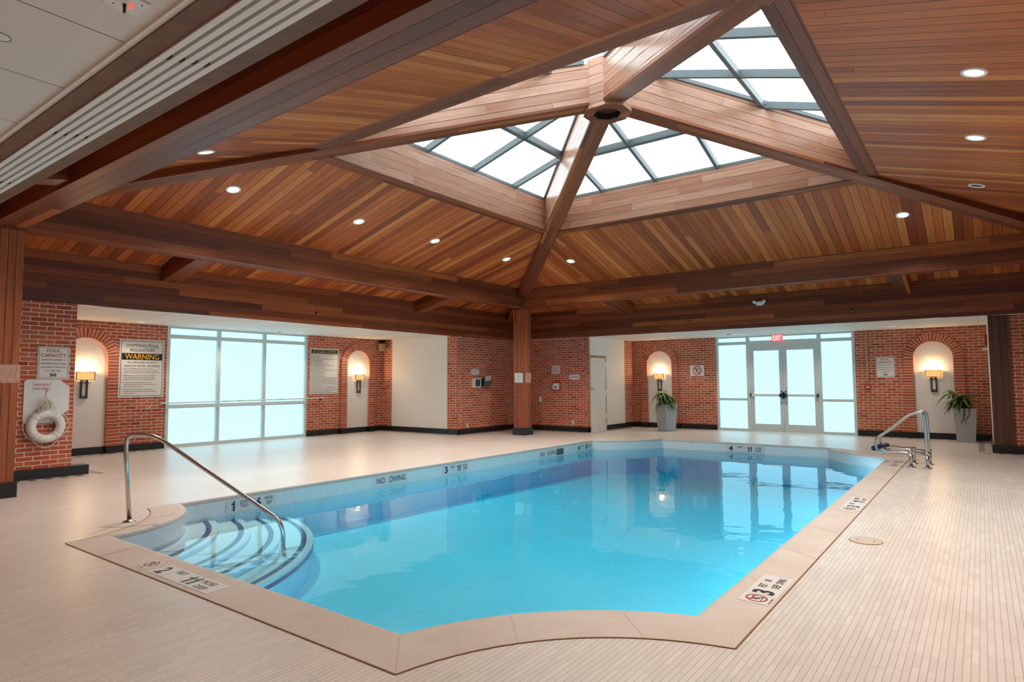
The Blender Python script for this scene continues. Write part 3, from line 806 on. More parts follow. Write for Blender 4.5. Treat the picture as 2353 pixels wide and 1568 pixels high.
# added underwater lamps to brighten the water, in the near and right walls, below the coping
def pool_fill_lamp(p, nrm, lb):
    nrm = Vector(nrm); rt = thing('added_pool_light', lb, 'pool light', p, 'added underwater fill lamps'); e1 = Vector((0, 0, 1)); e2 = nrm.cross(e1)
    m = MB(); m.lathe(p, [(0.10, 0), (0.10, 0.012), (0.085, 0.016)], 24, ax=(e1, e2, nrm)); m.build('trim_ring', 'steel', rt)
    m = MB(); m.lathe(p, [(0.085, 0.012), (0.0, 0.012)], 24, ax=(e1, e2, nrm)); m.build('lens', 'poolfill', rt)
    ld = bpy.data.lights.new('pool_fill_lamp', 'AREA'); ld.shape = 'RECTANGLE'; ld.size = 1.7; ld.size_y = 0.16; ld.energy = POOL_FILL; ld.color = (0.66, 0.87, 1.0)
    lo = bpy.data.objects.new('pool_fill_lamp', ld); COL.objects.link(lo); lo.parent = rt; lo.location = nrm*0.03
    lo.rotation_euler = (-nrm).to_track_quat('Z', 'Y').to_euler()
for x in (-5.6, -3.6): pool_fill_lamp((x, 2.532, -0.42), (0, 1, 0), 'added round underwater fill lamp in the near pool wall, %s' % ('the left one' if x < -5 else 'the right one'))
for y, w_ in ((4.8, 'nearest the viewer'), (7.0, 'second from the viewer'), (9.2, 'middle one'), (11.4, 'before the grab rails'), (13.0, 'farthest')): pool_fill_lamp((-1.442, y, -0.42), (-1, 0, 0), 'added underwater fill lamp in the right pool wall, '+w_)
# tiled lettering on the pool walls
fw = Fr((-7.563, 0, 0), (0, 1, 0), (0, 0, 1)); fk = Fr((0, 14.593, 0), (1, 0, 0), (0, 0, 1))
def marker(fr, items, x0, x1, y0, y1, mats=('sign', 'inknavy'), name='depth_marker'):
    m = MB(); m.obox(fr, x0, x1, y0, y1, -0.004, 0.002); o = m.build(name, mats[0], pool)
    m = MB()
    for t_, a, b, c, d in items: m.text(fr, t_, a, b, c, d, 0.0035)
    m.build('lettering', mats[1], o); return o
zb, ztp = -0.17, -0.055
marker(fw, [('1', 4.262, 4.31, zb-0.01, ztp), ('FOOT', 4.385, 4.50, zb+0.02, ztp-0.01), ('6', 4.60, 4.67, zb-0.01, ztp), ('INCHES', 4.72, 4.84, -0.10, -0.06), ('DEEP', 4.74, 4.82, -0.16, -0.12)], 4.2, 4.88, -0.19, -0.045)
marker(fw, [('NO', 6.62, 6.78, -0.155, -0.065), ('DIVING', 6.88, 7.22, -0.155, -0.065)], 6.56, 7.28, -0.19, -0.045)
marker(fw, [('3', 8.16, 8.23, zb, ztp), ('FEET', 8.31, 8.41, -0.10, -0.06), ('11', 8.48, 8.57, zb, ztp), ('INCHES', 8.62, 8.75, -0.10, -0.06), ('DEEP', 8.64, 8.74, -0.155, -0.115)], 8.1, 8.8, -0.19, -0.045)
marker(fw, [('NO', 11.12, 11.28, -0.165, -0.075), ('DIVING', 11.40, 11.73, -0.165, -0.075)], 11.06, 11.76, -0.19, -0.045)
marker(fw, [('4', 12.68, 12.77, zb, ztp), ('FEET', 12.84, 12.94, -0.10, -0.06), ('8', 13.02, 13.11, zb, ztp), ('INCHES', 13.16, 13.29, -0.10, -0.06), ('DEEP', 13.17, 13.28, -0.155, -0.115)], 12.62, 13.33, -0.19, -0.045)
marker(fk, [('4', -4.70, -4.61, zb, ztp), ('FEET', -4.50, -4.38, -0.10, -0.06), ('11', -4.29, -4.19, zb, ztp), ('INCHES', -4.12, -3.98, -0.11, -0.06), ('DEEP', -4.11, -3.99, -0.165, -0.125)], -4.78, -3.92, -0.19, -0.045)
# deck markers set into the coping
def no_dive(fr, cx, cy, r, mr, mk):
    """red ring with slash, and a small diver"""
    N = 28
    for i in range(N):
        a, b = 2*PI*i/N, 2*PI*(i+1)/N
        mr.face([fr.p(cx+rr*math.cos(t), cy+rr*math.sin(t), 0.003) for rr, t in ((r*0.82, a), (r, a), (r, b), (r*0.82, b))])
    for s_ in (1,):
        d = r*0.62; w = r*0.06
        mr.face([fr.p(cx+x, cy+y, 0.004) for x, y in ((-d-w, d-w), (-d+w, d+w), (d+w, -d+w), (d-w, -d-w))])
    def bar(x0, y0, x1, y1, w):
        v = Vector((x1-x0, y1-y0)); v.normalize(); nx, ny = -v.y*w, v.x*w
        mk.face([fr.p(cx+r*x, cy+r*y, 0.0035) for x, y in ((x0-nx, y0-ny), (x1-nx, y1-ny), (x1+nx, y1+ny), (x0+nx, y0+ny))])
    bar(-0.1, 0.3, 0.45, 0.45, 0.07); bar(-0.1, 0.3, -0.35, -0.1, 0.06); bar(0.0, 0.3, -0.15, -0.35, 0.05); bar(0.45, 0.45, 0.6, 0.1, 0.05); bar(-0.6, -0.5, 0.6, -0.5, 0.03)
    mk.face([fr.p(cx+r*(-0.28+0.1*math.cos(t)), cy+r*(0.42+0.1*math.sin(t)), 0.0035) for t in [2*PI*i/12 for i in range(12)]])
def deck_marker(fr, w, h, items, label, icon=None, small=None, lines=(), name='deck_marker'):
    root = tag(MB_box(fr, 0, w, 0, h, -0.001, 0.002, name, 'sign'), label, 'depth marker')
    mk, mr = MB(), MB()
    for t_, a, b, c, d in items: mk.text(fr, t_, a, b, c, d, 0.003)
    for x in lines: mk.face([fr.p(x-0.0008, 0, 0.0024), fr.p(x+0.0008, 0, 0.0024), fr.p(x+0.0008, h, 0.0024), fr.p(x-0.0008, h, 0.0024)])
    if icon: no_dive(fr, icon[0], icon[1], icon[2], mr, mk); mr.build('prohibition_ring', 'inkred', root)
    mk.build('lettering', 'ink', root); return root
def MB_box(fr, x0, x1, y0, y1, d0, d1, name, mat, parent=None):
    m = MB(); m.obox(fr, x0, x1, y0, y1, d0, d1); return m.build(name, mat, parent)
ZC = 0.0125
f1 = Fr((-5.33, 2.22, 0.0052), (1, 0, 0.0), (0, 1, 0.034)); 
deck_marker(f1, 0.16, 0.17, [('NO DIVING', 0.02, 0.13, 0.012, 0.026)], 'square no diving tile on the near coping', icon=(0.085, 0.10, 0.058))
f2 = Fr((-5.08, 2.215, 0.0052), (1, 0, 0), (0, 1, 0.034))
deck_marker(f2, 0.86, 0.17, [('2', 0.045, 0.125, 0.02, 0.15), ('FEET', 0.225, 0.345, 0.10, 0.15), ('11', 0.43, 0.56, 0.02, 0.15), ('INCHES', 0.60, 0.76, 0.095, 0.15), ('DEEP', 0.63, 0.77, 0.02, 0.07)], 'tile reading 2 feet 11 inches deep on the near coping', lines=(0.2, 0.4))
f3 = Fr((-1.12, 4.18, 0.0048), (0, 1, 0), (-1, 0, 0.034))
deck_marker(f3, 0.64, 0.20, [('3', 0.20, 0.28, 0.03, 0.17), ('FEET', 0.34, 0.42, 0.115, 0.165), ('DEEP', 0.36, 0.45, 0.035, 0.085), ('NO', 0.49, 0.53, 0.115, 0.165), ('DIVING', 0.48, 0.61, 0.035, 0.085), ('NO DIVING', 0.03, 0.14, 0.008, 0.022)], 'tile reading 3 feet deep no diving on right coping', icon=(0.095, 0.105, 0.068), lines=(0.175,))
f4 = Fr((-1.12, 7.72, 0.0048), (0, 1, 0), (-1, 0, 0.034))
deck_marker(f4, 0.90, 0.18, [('3', 0.22, 0.30, 0.02, 0.15), ('FEET', 0.38, 0.48, 0.10, 0.15), ('11', 0.55, 0.66, 0.02, 0.15), ('INCHES', 0.72, 0.86, 0.10, 0.15), ('DEEP', 0.74, 0.84, 0.025, 0.07), ('I', 0.05, 0.06, 0.01, 0.03)], 'tile reading 3 feet 11 inches midway along the right coping', icon=(0.09, 0.10, 0.062), lines=(0.175,))
f5 = Fr((-1.12, 12.05, 0.0048), (0, 1, 0), (-1, 0, 0.034))
deck_marker(f5, 0.90, 0.18, [('4', 0.22, 0.30, 0.02, 0.15), ('FEET', 0.38, 0.48, 0.10, 0.15), ('8', 0.55, 0.63, 0.02, 0.15), ('INCHES', 0.72, 0.86, 0.10, 0.15), ('DEEP', 0.74, 0.84, 0.025, 0.07)], 'faint depth tile on the coping in front of the grab rails', icon=(0.09, 0.10, 0.062), lines=(0.175,))
# water body
m = MB(); e = 0.004
wo = []
for i in range(n):
    a, b = IN[i], OUT[i]; d = Vector((b[0]-a[0], b[1]-a[1])).normalized()*e; wo.append((a[0]+d.x, a[1]+d.y))
tri = tessellate_polygon([[Vector((x, y, 0)) for x, y in wo]])
for t3 in tri:
    p = [Vector((*wo[i], WATER)) for i in t3]
    if (p[1]-p[0]).cross(p[2]-p[0]).z < 0: p = p[::-1]
    m.face(p)
    m.face([Vector((q.x, q.y, -0.95)) for q in p[::-1]])
for i in range(n):
    a, b = wo[i], wo[(i+1) % n]; m.face([(*a, WATER), (*a, -0.95), (*b, -0.95), (*b, WATER)])
tag(m.build('water', 'water'), 'clear blue pool water', 'water', kind='stuff')

# ================================================================== WINDOW AND DOORS
def glazed(fr, x0, x1, z0, z1, d=-0.06): 
    m = MB(); m.obox(fr, x0, x1, z0, z1, d-0.012, d); return m
def bars(lst, fr, d0=-0.09, d1=0.01):
    m = MB()
    for i, (x0, x1, z0, z1) in enumerate(lst): m.obox(fr, x0, x1, z0, z1, d0+0.0006*i, d1-0.0006*i)
    return m
win = thing('window_1', 'tall frosted window of six panes on the left wall', None, (XL_WALL, 8.37, 0)); win['kind'] = 'structure'
a0, a1, b1, b2 = 6.56, 10.18, 7.75, 8.93
fwz = [0.0, 0.075, 0.86, 0.965, 2.43, 2.52, 2.64, 2.70]
bars([(a0, a0+0.07, 0, 2.70), (a1-0.07, a1, 0, 2.70), (b1-0.045, b1+0.045, 0, 2.70), (b2-0.045, b2+0.045, 0, 2.70),
      (a0, a1, 0, 0.075), (a0, a1, 0.865, 0.955), (a0, a1, 2.43, 2.52), (a0, a1, 2.655, 2.70)], fl).build('window_frame', 'alu', win)
for x0, x1 in ((a0+0.06, b1-0.04), (b1+0.04, b2-0.04), (b2+0.04, a1-0.06)):
    for z0, z1 in ((0.07, 0.87), (0.95, 2.44), (2.515, 2.66)): glazed(fl, x0, x1, z0, z1).build('pane', 'winglass', win)

door = thing('door_1', 'glass double doors with sidelights and transom', None, (-4.41, YB_WALL, 0)); door['kind'] = 'structure'
s0, s1, m0, m1 = -6.22, -2.60, -5.31, -3.45
bars([(s0, s0+0.07, 0, 2.70), (s1-0.07, s1, 0, 2.70), (m0-0.05, m0+0.05, 0, 2.70), (m1-0.05, m1+0.05, 0, 2.70),
      (s0, m0, 0, 0.07), (m1, s1, 0, 0.07), (s0, m0, 0.86, 0.93), (m1, s1, 0.86, 0.93), (s0, m0, 2.46, 2.55), (m1, s1, 2.46, 2.55), (m0, m1, 2.46, 2.56), (s0, s1, 2.66, 2.70)], fb).build('door_frame', 'alu', door)
for x0, x1 in ((s0+0.06, m0-0.04), (m1+0.04, s1-0.06)):
    for z0, z1 in ((0.06, 0.87), (0.92, 2.47), (2.54, 2.67)): glazed(fb, x0, x1, z0, z1).build('pane', 'winglass', door)
glazed(fb, m0+0.04, m1-0.04, 2.55, 2.67).build('pane', 'winglass', door)
mid = (m0+m1)/2; hw = (m1-m0)/2-0.05
bars([(m0+0.05, m1-0.05, 2.38, 2.46)], fb, -0.08, -0.01).build('door_header', 'alu', door)
for sgn in (-1, 1):
    xa, xb = (mid-hw, mid-0.004) if sgn < 0 else (mid+0.004, mid+hw)
    leaf = bars([(xa, xa+0.10, 0.01, 2.38), (xb-0.10, xb, 0.01, 2.38), (xa, xb, 0.01, 0.22), (xa, xb, 2.27, 2.38)], fb, -0.075, -0.02).build('door_leaf', 'alu', door)
    glazed(fb, xa+0.09, xb-0.09, 0.21, 2.28, -0.045).build('glass', 'winglass', leaf)
    m = MB(); m.obox(fb, xa+0.03, xb-0.03, 0.985, 1.055, 0.0, 0.055); m.build('push_bar', 'plastic', leaf)
    m = MB(); xe = xb-0.05 if sgn < 0 else xa+0.05
    m.obox(fb, xe-0.045, xe+0.045, 0.975, 1.065, -0.02, 0.075); m.obox(fb, xe+(0.03 if sgn < 0 else -0.06), xe+(0.06 if sgn < 0 else -0.03), 0.93, 1.11, -0.02, 0.07); m.build('latch', 'navy', leaf)
    m = MB(); xo = xa if sgn < 0 else xb; m.obox(fb, xo-0.005+(0.0 if sgn < 0 else -0.03), xo+0.03+(0.0 if sgn < 0 else -0.02), 0.975, 1.065, -0.02, 0.06); m.build('end_cap', 'ink', leaf)
    for zz in (1.13, 0.80): m = MB(); m.lathe(fb.p(xe, zz, -0.02), [(0.016, 0), (0.016, 0.02), (0.0, 0.02)], 12, ax=(fb.u, fb.w, fb.n)); m.build('bolt', 'ink', leaf)
    sg = -1 if sgn < 0 else 1
    m = MB(); P = [fb.p(xe+sg*0.05, 1.13, -0.09), fb.p(xe+sg*0.13, 1.12, -0.10), fb.p(xe+sg*0.16, 1.07, -0.10), fb.p(xe+sg*0.16, 0.86, -0.10), fb.p(xe+sg*0.13, 0.80, -0.10), fb.p(xe+sg*0.05, 0.79, -0.09)]
    m.tube(P, 0.012, 8); m.build('pull_handle', 'alu', leaf)

def big_window(nm, fr, a, b, lb):
    w = thing(nm, lb, None, fr.p((a+b)/2, 0, 0)); w['kind'] = 'structure'
    bars([(a, a+0.07, 0, 2.66), (b-0.07, b, 0, 2.66), (a, b, 0, 0.075), (a, b, 0.865, 0.955), (a, b, 2.43, 2.52), (a, b, 2.6, 2.66)]+[(a+(b-a)*i/3-0.04, a+(b-a)*i/3+0.04, 0, 2.66) for i in (1, 2)], fr, 0.0, 0.05).build('window_frame', 'alu', w)
    m = MB(); m.obox(fr, a+0.03, b-0.03, 0.05, 2.63, 0.0, 0.02); m.build('pane', 'winglass', w)
big_window('window_added', Fr((2.84, 0, 0), (0, -1, 0), (0, 0, 1)), -10.2, -6.2, 'added frosted fill window on the right side outside the picture')  # added unseen window, its glow fills the room from the right
d2 = thing('door_2', 'plain white door beside the far brick wall', None, (-8.88, 16.06, 0)); d2['kind'] = 'structure'
m = MB(); m.obox(fd, 15.60, 16.53, 2.115, 2.17, -0.06, 0.012); m.obox(fd, 16.49, 16.53, 0.16, 2.12, -0.06, 0.010); m.build('door_frame', 'beige', d2)
lf = MB(); lf.obox(fd, 15.61, 16.49, 0.01, 2.11, -0.04, 0.012); lf = lf.build('door_leaf', 'white', d2)
m = MB(); m.obox(fd, 15.64, 15.67, 1.17, 1.27, 0.012, 0.02); m.tube([fd.p(15.655, 1.22, 0.02), fd.p(15.655, 1.22, 0.06), fd.p(15.75, 1.22, 0.065)], 0.010, 8); m.build('door_handle', 'steel', lf)
for zz in (1.92, 1.10, 0.42): m = MB(); m.obox(fd, 16.48, 16.53, zz-0.07, zz+0.07, 0.011, 0.016); m.build('hinge', 'white', lf)
m = MB(); m.obox(fd, 16.495, 16.515, 0.2, 2.10, 0.008, 0.013); m.build('frame_gap', 'ink', d2)

# ================================================================== NICHES WITH BRICK ARCHES
def niche(fr, c, hw_, spring, name_label, wo_=0.20, straight=2.6):
    """white arched panel with a projecting brick surround"""
    root = thing('arched_niche', name_label, 'niche', fr.p(c, 0, 0), 'white arched niches with brick surrounds')
    N = 24; z0 = 0.145
    arc = [(c+hw_*math.cos(PI*k/N), spring+hw_*math.sin(PI*k/N)) for k in range(N+1)]
    m = MB(); m.face([fr.p(x, z, 0.006) for x, z in ([(c+hw_, z0)]+arc+[(c-hw_, z0)])], fr.u); m.build('niche_panel', 'panel', root)
    m = MB(); T = 0.075; ro = hw_+wo_
    for s_ in (1, -1):
        xa, xb = sorted((c+s_*hw_, c+s_*ro)); m.obox(fr, xa, xb, z0-0.02, spring, 0.0, T, g=fr.u)
    for k in range(N):
        t0, t1 = PI*k/N, PI*(k+1)/N; rm = hw_+wo_/2
        q = [(hw_, t0), (ro, t0), (ro, t1), (hw_, t1)]
        v = lambda rr, t, d: fr.p(c+rr*math.cos(t), spring+rr*math.sin(t), d)
        m.face([v(rr, t, T) for rr, t in q], uvs=[(rr, rm*t) for rr, t in q])
        m.face([v(ro, t0, 0), v(ro, t1, 0), v(ro, t1, T), v(ro, t0, T)], uvs=[(0, rm*t0), (0, rm*t1), (T, rm*t1), (T, rm*t0)])
        m.face([v(hw_, t0, 0), v(hw_, t1, 0), v(hw_, t1, T), v(hw_, t0, T)], uvs=[(0, rm*t0), (0, rm*t1), (T, rm*t1), (T, rm*t0)])
    m.build('brick_surround', 'archbrick', root)
    m = MB()
    for s_ in (1, -1):
        xa, xb = sorted((c+s_*hw_, c+s_*(ro+0.01))); m.obox(fr, xa, xb, 0, 0.145, 0, T+0.02, g=fr.u)
    m.build('plinth', 'black', root)
    return root
niche(fl, 4.97, 0.405, 1.95, 'left wall niche half hidden behind the brick pier')
niche(fl, 11.87, 0.405, 1.95, 'left wall niche between the rules sign and speaker')
niche(fb, -7.98, 0.405, 1.95, 'niche behind the potted plant left of the glass doors')
niche(fb, -0.92, 0.405, 1.96, 'niche at the right behind the stainless grab rails')

def sconce(fr, c, label):
    root = thing('wall_sconce', label, 'wall lamp', fr.p(c, 1.15, 0.0), 'amber glass wall sconces')
    w = 0.16; z0, z1 = 1.50, 1.66; y0, y1 = 0.012, 0.105
    m = MB()
    for xs in (-0.05, 0.05): m.obox(fr, c+xs-0.014, c+xs+0.014, 1.15, 1.50, 0.03, 0.055)
    m.obox(fr, c-0.064, c+0.064, 1.13, 1.165, 0.02, 0.06); m.obox(fr, c-0.085, c+0.085, 1.44, 1.452, 0.02, 0.07); m.build('backplate', 'darksteel', root)
    m = MB(); m.obox(fr, c-0.05, c+0.05, 1.2, 1.5, 0.006, 0.03); m.build('mount', 'panel', root)
    m = MB()      # open-topped shade box
    m.obox(fr, c-w, c+w, z0, z1, y1-0.004, y1); m.obox(fr, c-w, c-w+0.004, z0, z1, y0, y1); m.obox(fr, c+w-0.004, c+w, z0, z1, y0, y1); m.obox(fr, c-w, c+w, z0, z0+0.004, y0, y1)
    sh = m.build('lamp_shade', 'shade', root)
    m = MB(); e = 0.006
    for x in (c-w, c+w):
        m.obox(fr, x-e, x+e, z0-e, z1+e, y1-e, y1+e)
    for z in (z0, z1): m.obox(fr, c-w, c+w, z-e*0.8, z+e*0.8, y1-0.002, y1+e)
    m.build('shade_frame', 'darksteel', sh)
    for xs in (-0.07, 0.07):
        m = MB(); m.lathe(fr.p(c+xs, 1.60, 0.055), [(0.0, -0.03), (0.02, -0.02), (0.026, 0.0), (0.02, 0.022), (0.0, 0.03)], 12); m.build('bulb', 'bulb', root)
    ld = bpy.data.lights.new('sconce_light', 'POINT'); ld.energy = SCONCE; ld.color = (1.0, 0.66, 0.34); ld.shadow_soft_size = 0.05
    lo = bpy.data.objects.new('sconce_light', ld); COL.objects.link(lo); lo.parent = root; lo.location = fr.p(c, 1.70, 0.06)-root.location
    return root
sconce(fl, 4.965, 'lit amber sconce in the niche beside the warning sign')
sconce(fl, 11.90, 'lit amber sconce in the niche near the wall speaker')
sconce(fb, -7.985, 'lit amber sconce above the plant left of the doors')
sconce(fb, -0.925, 'lit amber sconce in the far right niche')

# ================================================================== LAMPS
def downlight(p, nrm, label, r=0.085, lit=True, energy=ROOF_LAMP, lens='lamp', size=2.2, col=WARM, group='round recessed downlights', cat='downlight'):
    nrm = Vector(nrm).normalized(); e1 = nrm.orthogonal().normalized(); e2 = nrm.cross(e1)
    p = Vector(p); root = thing('downlight', label, cat, p, group)
    ax = (e1, e2, nrm)
    m = MB(); m.lathe(p, [(r+0.022, 0.0), (r+0.020, 0.008), (r, 0.010), (r-0.008, 0.002)], 28, ax=ax); m.build('trim_ring', 'white', root)
    m = MB(); m.disc(p, r-0.004, ax=ax); m.v = [v+nrm*0.003 for v in m.v]; m.build('lens', lens if lit else 'steel', root)
    if lit and energy > 0:
        ld = bpy.data.lights.new('downlight_lamp', 'SPOT'); ld.energy = energy; ld.color = col; ld.spot_size = size; ld.spot_blend = 0.7; ld.shadow_soft_size = 0.07
        lo = bpy.data.objects.new('downlight_lamp', ld); COL.objects.link(lo); lo.parent = root; lo.location = nrm*0.03
    return root
UL = 4.37; ZL = roofz(UL)-0.002
def rl(k, off, label, lit=True, **kw):
    R = Matrix.Rotation(k*PI/2, 3, 'Z'); nn = R@Vector((0.282, 0, -1)); p = Vector((CX, CY, 0))+R@Vector((-UL, off, 0)); p.z = ZL
    return downlight(p, nn, label, lit=lit, **kw)
rl(0, 4.80-CY, 'lit roof downlight on the left slope, nearest the left column'); rl(0, 7.12-CY, 'lit roof downlight on the left slope, second from the left')
rl(0, 9.05-CY, 'lit roof downlight on the left slope, third from the left'); rl(0, 11.42-CY, 'lit roof downlight on the left slope, nearest the far hip beam')
rl(3, (-7.62-CX), 'lit roof downlight on the far slope, just right of the hip beam'); rl(3, (-0.96-CX), 'lit roof downlight on the far slope, at the right end')
rl(2, CY-7.08, 'large lit downlight high on the right slope'); rl(2, CY-9.03, 'lit downlight on the right slope, the middle one'); rl(2, CY-11.3, 'unlit chrome downlight low on the right slope', lit=False)
rl(2, CY-4.85, 'lit downlight on the right slope above the frame')
rl(1, 3.22, 'downlight on the near slope partly hidden by the near ring beam')
rl(1, -3.3, 'added near slope downlight above the frame at right')  # added out of view to balance the roof lighting
for i, y in enumerate((5.74, 7.68, 9.54, 11.37)):
    downlight((-13.82, y, SOF-0.001), (0, 0, -1), 'soffit downlight over the left wall, %s' % ('above the warning sign', 'over the first window pane', 'over the last window pane', 'beside the sconce niche')[i], 0.085, energy=SOFFIT_LAMP, lens='lampdim', col=WARM2, group='soffit downlights')
for i, x in enumerate((-7.11, -5.32, -3.49, -1.65)):
    downlight((x, 17.31, SOF-0.001), (0, 0, -1), 'soffit downlight over the far wall, %s' % ('near the plant niche', 'over the left sidelight', 'right of the exit sign', 'near the pool capacity sign')[i], 0.085, energy=SOFFIT_LAMP, lens='lampdim', col=WARM2, group='soffit downlights')
for x, w_ in ((-8.5, 'farthest left'), (-5.5, 'left of the viewer'), (-2.5, 'just left of the viewer'), (0.8, 'right of the viewer')):  # added unseen lamps that light the near side
    downlight((x, -0.7, SOF-0.001), (0, 0, -1), 'added near soffit downlight behind the viewer, '+w_, 0.085, energy=NEAR_FILL, lens='lampdim', col=WARM2, group='added near soffit downlights')

# ================================================================== SIGNS
def signboard(fr, x0, x1, z0, z1, label, name='wall_sign', cat='sign', border=True, th=0.012, r=0.0, mat='sign', bw=0.006, inset=0.02):
    root = thing(name, label, cat, fr.p((x0+x1)/2, z0, 0))
    m = MB(); m.obox(fr, x0, x1, z0, z1, 0.0, th); m.build('panel', mat, root)
    if border:
        m = MB(); i = inset; d = th+0.0008; w = bw
        for a, b, c, e in ((x0+i, x1-i, z0+i, z0+i+w), (x0+i, x1-i, z1-i-w, z1-i), (x0+i, x0+i+w, z0+i, z1-i), (x1-i-w, x1-i, z0+i, z1-i)): m.obox(fr, a, b, c, e, th, d)
        m.build('border', 'ink', root)
    return root
def letters(root, fr, items, mat='ink', d=0.0145, name='lettering'):
    m = MB()
    for t_, a, b, c, e in items: m.text(fr, t_, a, b, c, e, d)
    return m.build(name, mat, root)
def capacity(fr, x0, x1, z0, z1, label, b=True):
    rt = signboard(fr, x0, x1, z0, z1, label, border=b, inset=0.014, bw=0.005); w, h = x1-x0, z1-z0
    X = lambda t: x0+w*t; Z = lambda t: z0+h*t
    letters(rt, fr, [('POOL', X(.27), X(.72), Z(.83), Z(.925)), ('CAPACITY', X(.09), X(.90), Z(.68), Z(.785))], 'inkred', name='red_lettering')
    letters(rt, fr, [('MAXIMUM NUMBER OF', X(.12), X(.88), Z(.57), Z(.615)), ('SWIMMERS OR BATHERS', X(.10), X(.90), Z(.455), Z(.50)), ('ALLOWED IN THIS POOL', X(.10), X(.90), Z(.345), Z(.39)), ('AT ONE TIME', X(.28), X(.72), Z(.235), Z(.28)), ('50', X(.39), X(.60), Z(.075), Z(.175))])
fp = FL(XB)
capacity(fp, 3.305, 3.715, 1.495, 1.99, 'white pool capacity sign on the brick pier above the life ring')
capacity(fb, -2.13, -1.73, 1.50, 2.01, 'smaller pool capacity sign on the right brick wall')

ws = signboard(fl, 5.60, 6.50, 1.13, 2.36, 'large black and white swimming pool warning sign', inset=0.028, bw=0.010)
X = lambda t: 5.60+0.90*t
Z = lambda t: 1.13+1.23*t
m = MB(); m.obox(fl, X(.05), X(.95), Z(.648), Z(.765), 0.012, 0.0135); m.build('black_band', 'ink', ws)
letters(ws, fl, [('WARNING', X(.12), X(.88), Z(.660), Z(.755))], 'inkyellow', 0.0145, 'yellow_lettering')
letters(ws, fl, [('SWIMMING POOL', X(.13), X(.87), Z(.875), Z(.925)), ('REGULATION', X(.23), X(.77), Z(.795), Z(.845)), ('NO LIFEGUARD ON DUTY', X(.18), X(.82), Z(.590), Z(.622)), ('SHALLOW WATER - NO DIVING', X(.12), X(.90), Z(.530), Z(.562))])
body = [('• Two or more adults, 18 years of age or older,', .07, .74, .485), ('must be present at the pool deck when the bathing', .12, .85, .452), ('facility is in use, with at least one adult on the pool deck.', .12, .94, .419),
        ('• Children less than 16 years of age must at all times', .07, .82, .365), ('be accompanied by an adult responsible for their', .12, .80, .333), ('safety and behavior while at the bathing facility.', .12, .80, .300),
        ('• To summon an on-premise CPR staff member,', .07, .74, .245), ('please call the operator from the emergency house', .12, .84, .212), ('phone located in the pool area.', .12, .54, .179),
        ('• In the event of an emergency, please call the', .07, .75, .127), ('operator from the emergency house phone located', .12, .84, .095), ('in the pool area.', .12, .37, .062)]
letters(ws, fl, [(t_, X(a), X(b), Z(z), Z(z+.021)) for t_, a, b, z in body], name='small_lettering')
m = MB(); m.obox(fl, X(.13), X(.87), Z(.862), Z(.865), 0.012, 0.0132); m.build('underline', 'ink', ws)

ss = signboard(fl, 10.27, 11.20, 1.12, 2.36, 'safety rules sign with black heading beside the window', inset=0.03, bw=0.009)
X = lambda t: 10.27+0.93*t
Z = lambda t: 1.12+1.24*t
m = MB(); m.obox(fl, X(.035), X(.965), Z(.885), Z(.972), 0.012, 0.0135); m.build('black_band', 'ink', ss)
M['inkgold'] = plain('ink_gold', (226, 200, 140), 0.4)
letters(ss, fl, [('FOR YOUR SAFETY IT IS REQUIRED', X(.10), X(.90), Z(.932), Z(.962)), ('THAT YOU OBSERVE THE FOLLOWING', X(.07), X(.94), Z(.895), Z(.925))], 'inkgold', 0.0145, 'gold_lettering')
m = MB(); rr = random.Random(3); z = .865
for i, L in enumerate((.30, .26, .84, .34, .36, .48, .82, .46, .50, .86, .46, .48, .42, .48, .90, .90, .84, .88, .84, .90, .36, .86, .84, .88, .90, .70)):
    z -= (.0345 if i < 14 else (.030 if i % 2 == 0 else .026)); x = .07; 
    if z < 0.04: break
    while x < .04+L:
        w = rr.uniform(.02, .06); m.obox(fl, X(x), X(min(x+w, .94)), Z(z), Z(z+.011), 0.012, 0.0128); x += w+.012
m.build('small_lettering', 'greyink', ss)

# emergency board, life ring and rope on the pier
bd = thing('rescue_board', 'white clipped-corner rescue board on the brick pier', 'board', (XB, 3.45, 0.83))
m = MB(); o = [(3.15, 1.45), (3.18, 1.485), (3.60, 1.485), (3.735, 1.37), (3.735, 1.04), (3.68, 0.99), (3.64, 0.83), (3.15, 0.83)]
o = [(3.15, 1.455), (3.185, 1.485), (3.60, 1.485), (3.735, 1.37), (3.735, 1.03), (3.66, 0.955), (3.53, 0.83), (3.15, 0.83)]
m.prism([fp.p(x, z, 0.0) for x, z in o], fp.n*0.018); m.build('panel', 'plastic', bd)
for zz in (1.25, 1.2, 1.15, 1.1): m = MB(); m.lathe(fp.p(3.72, zz, 0.018), [(0.004, 0), (0.004, 0.002), (0, 0.002)], 8, ax=(fp.u, fp.w, fp.n)); m.build('screw', 'darksteel', bd)
es = thing('emergency_sign', 'emergency use only sign above the life ring', 'sign', fp.p(3.37, 1.29, 0.018))
m = MB(); m.obox(fp, 3.255, 3.495, 1.295, 1.452, 0.0185, 0.024); m.build('panel', 'sign', es)
letters(es, fp, [('EMERGENCY', 3.27, 3.482, 1.392, 1.424), ('USE ONLY', 3.267, 3.484, 1.33, 1.368)], 'inkred', 0.0255)
for x, z in ((3.27, 1.442), (3.48, 1.442)): m = MB(); m.lathe(fp.p(x, z, 0.024), [(0.004, 0), (0.004, 0.002), (0, 0.002)], 8, ax=(fp.u, fp.w, fp.n)); m.build('screw', 'ink', es)
lr = thing('life_ring', 'white life ring hanging on the brick pier', 'life ring', fp.p(3.425, 0.79, 0.09))
m = MB(); N = 48; rc = 0.188; c0 = (3.425, 0.785)
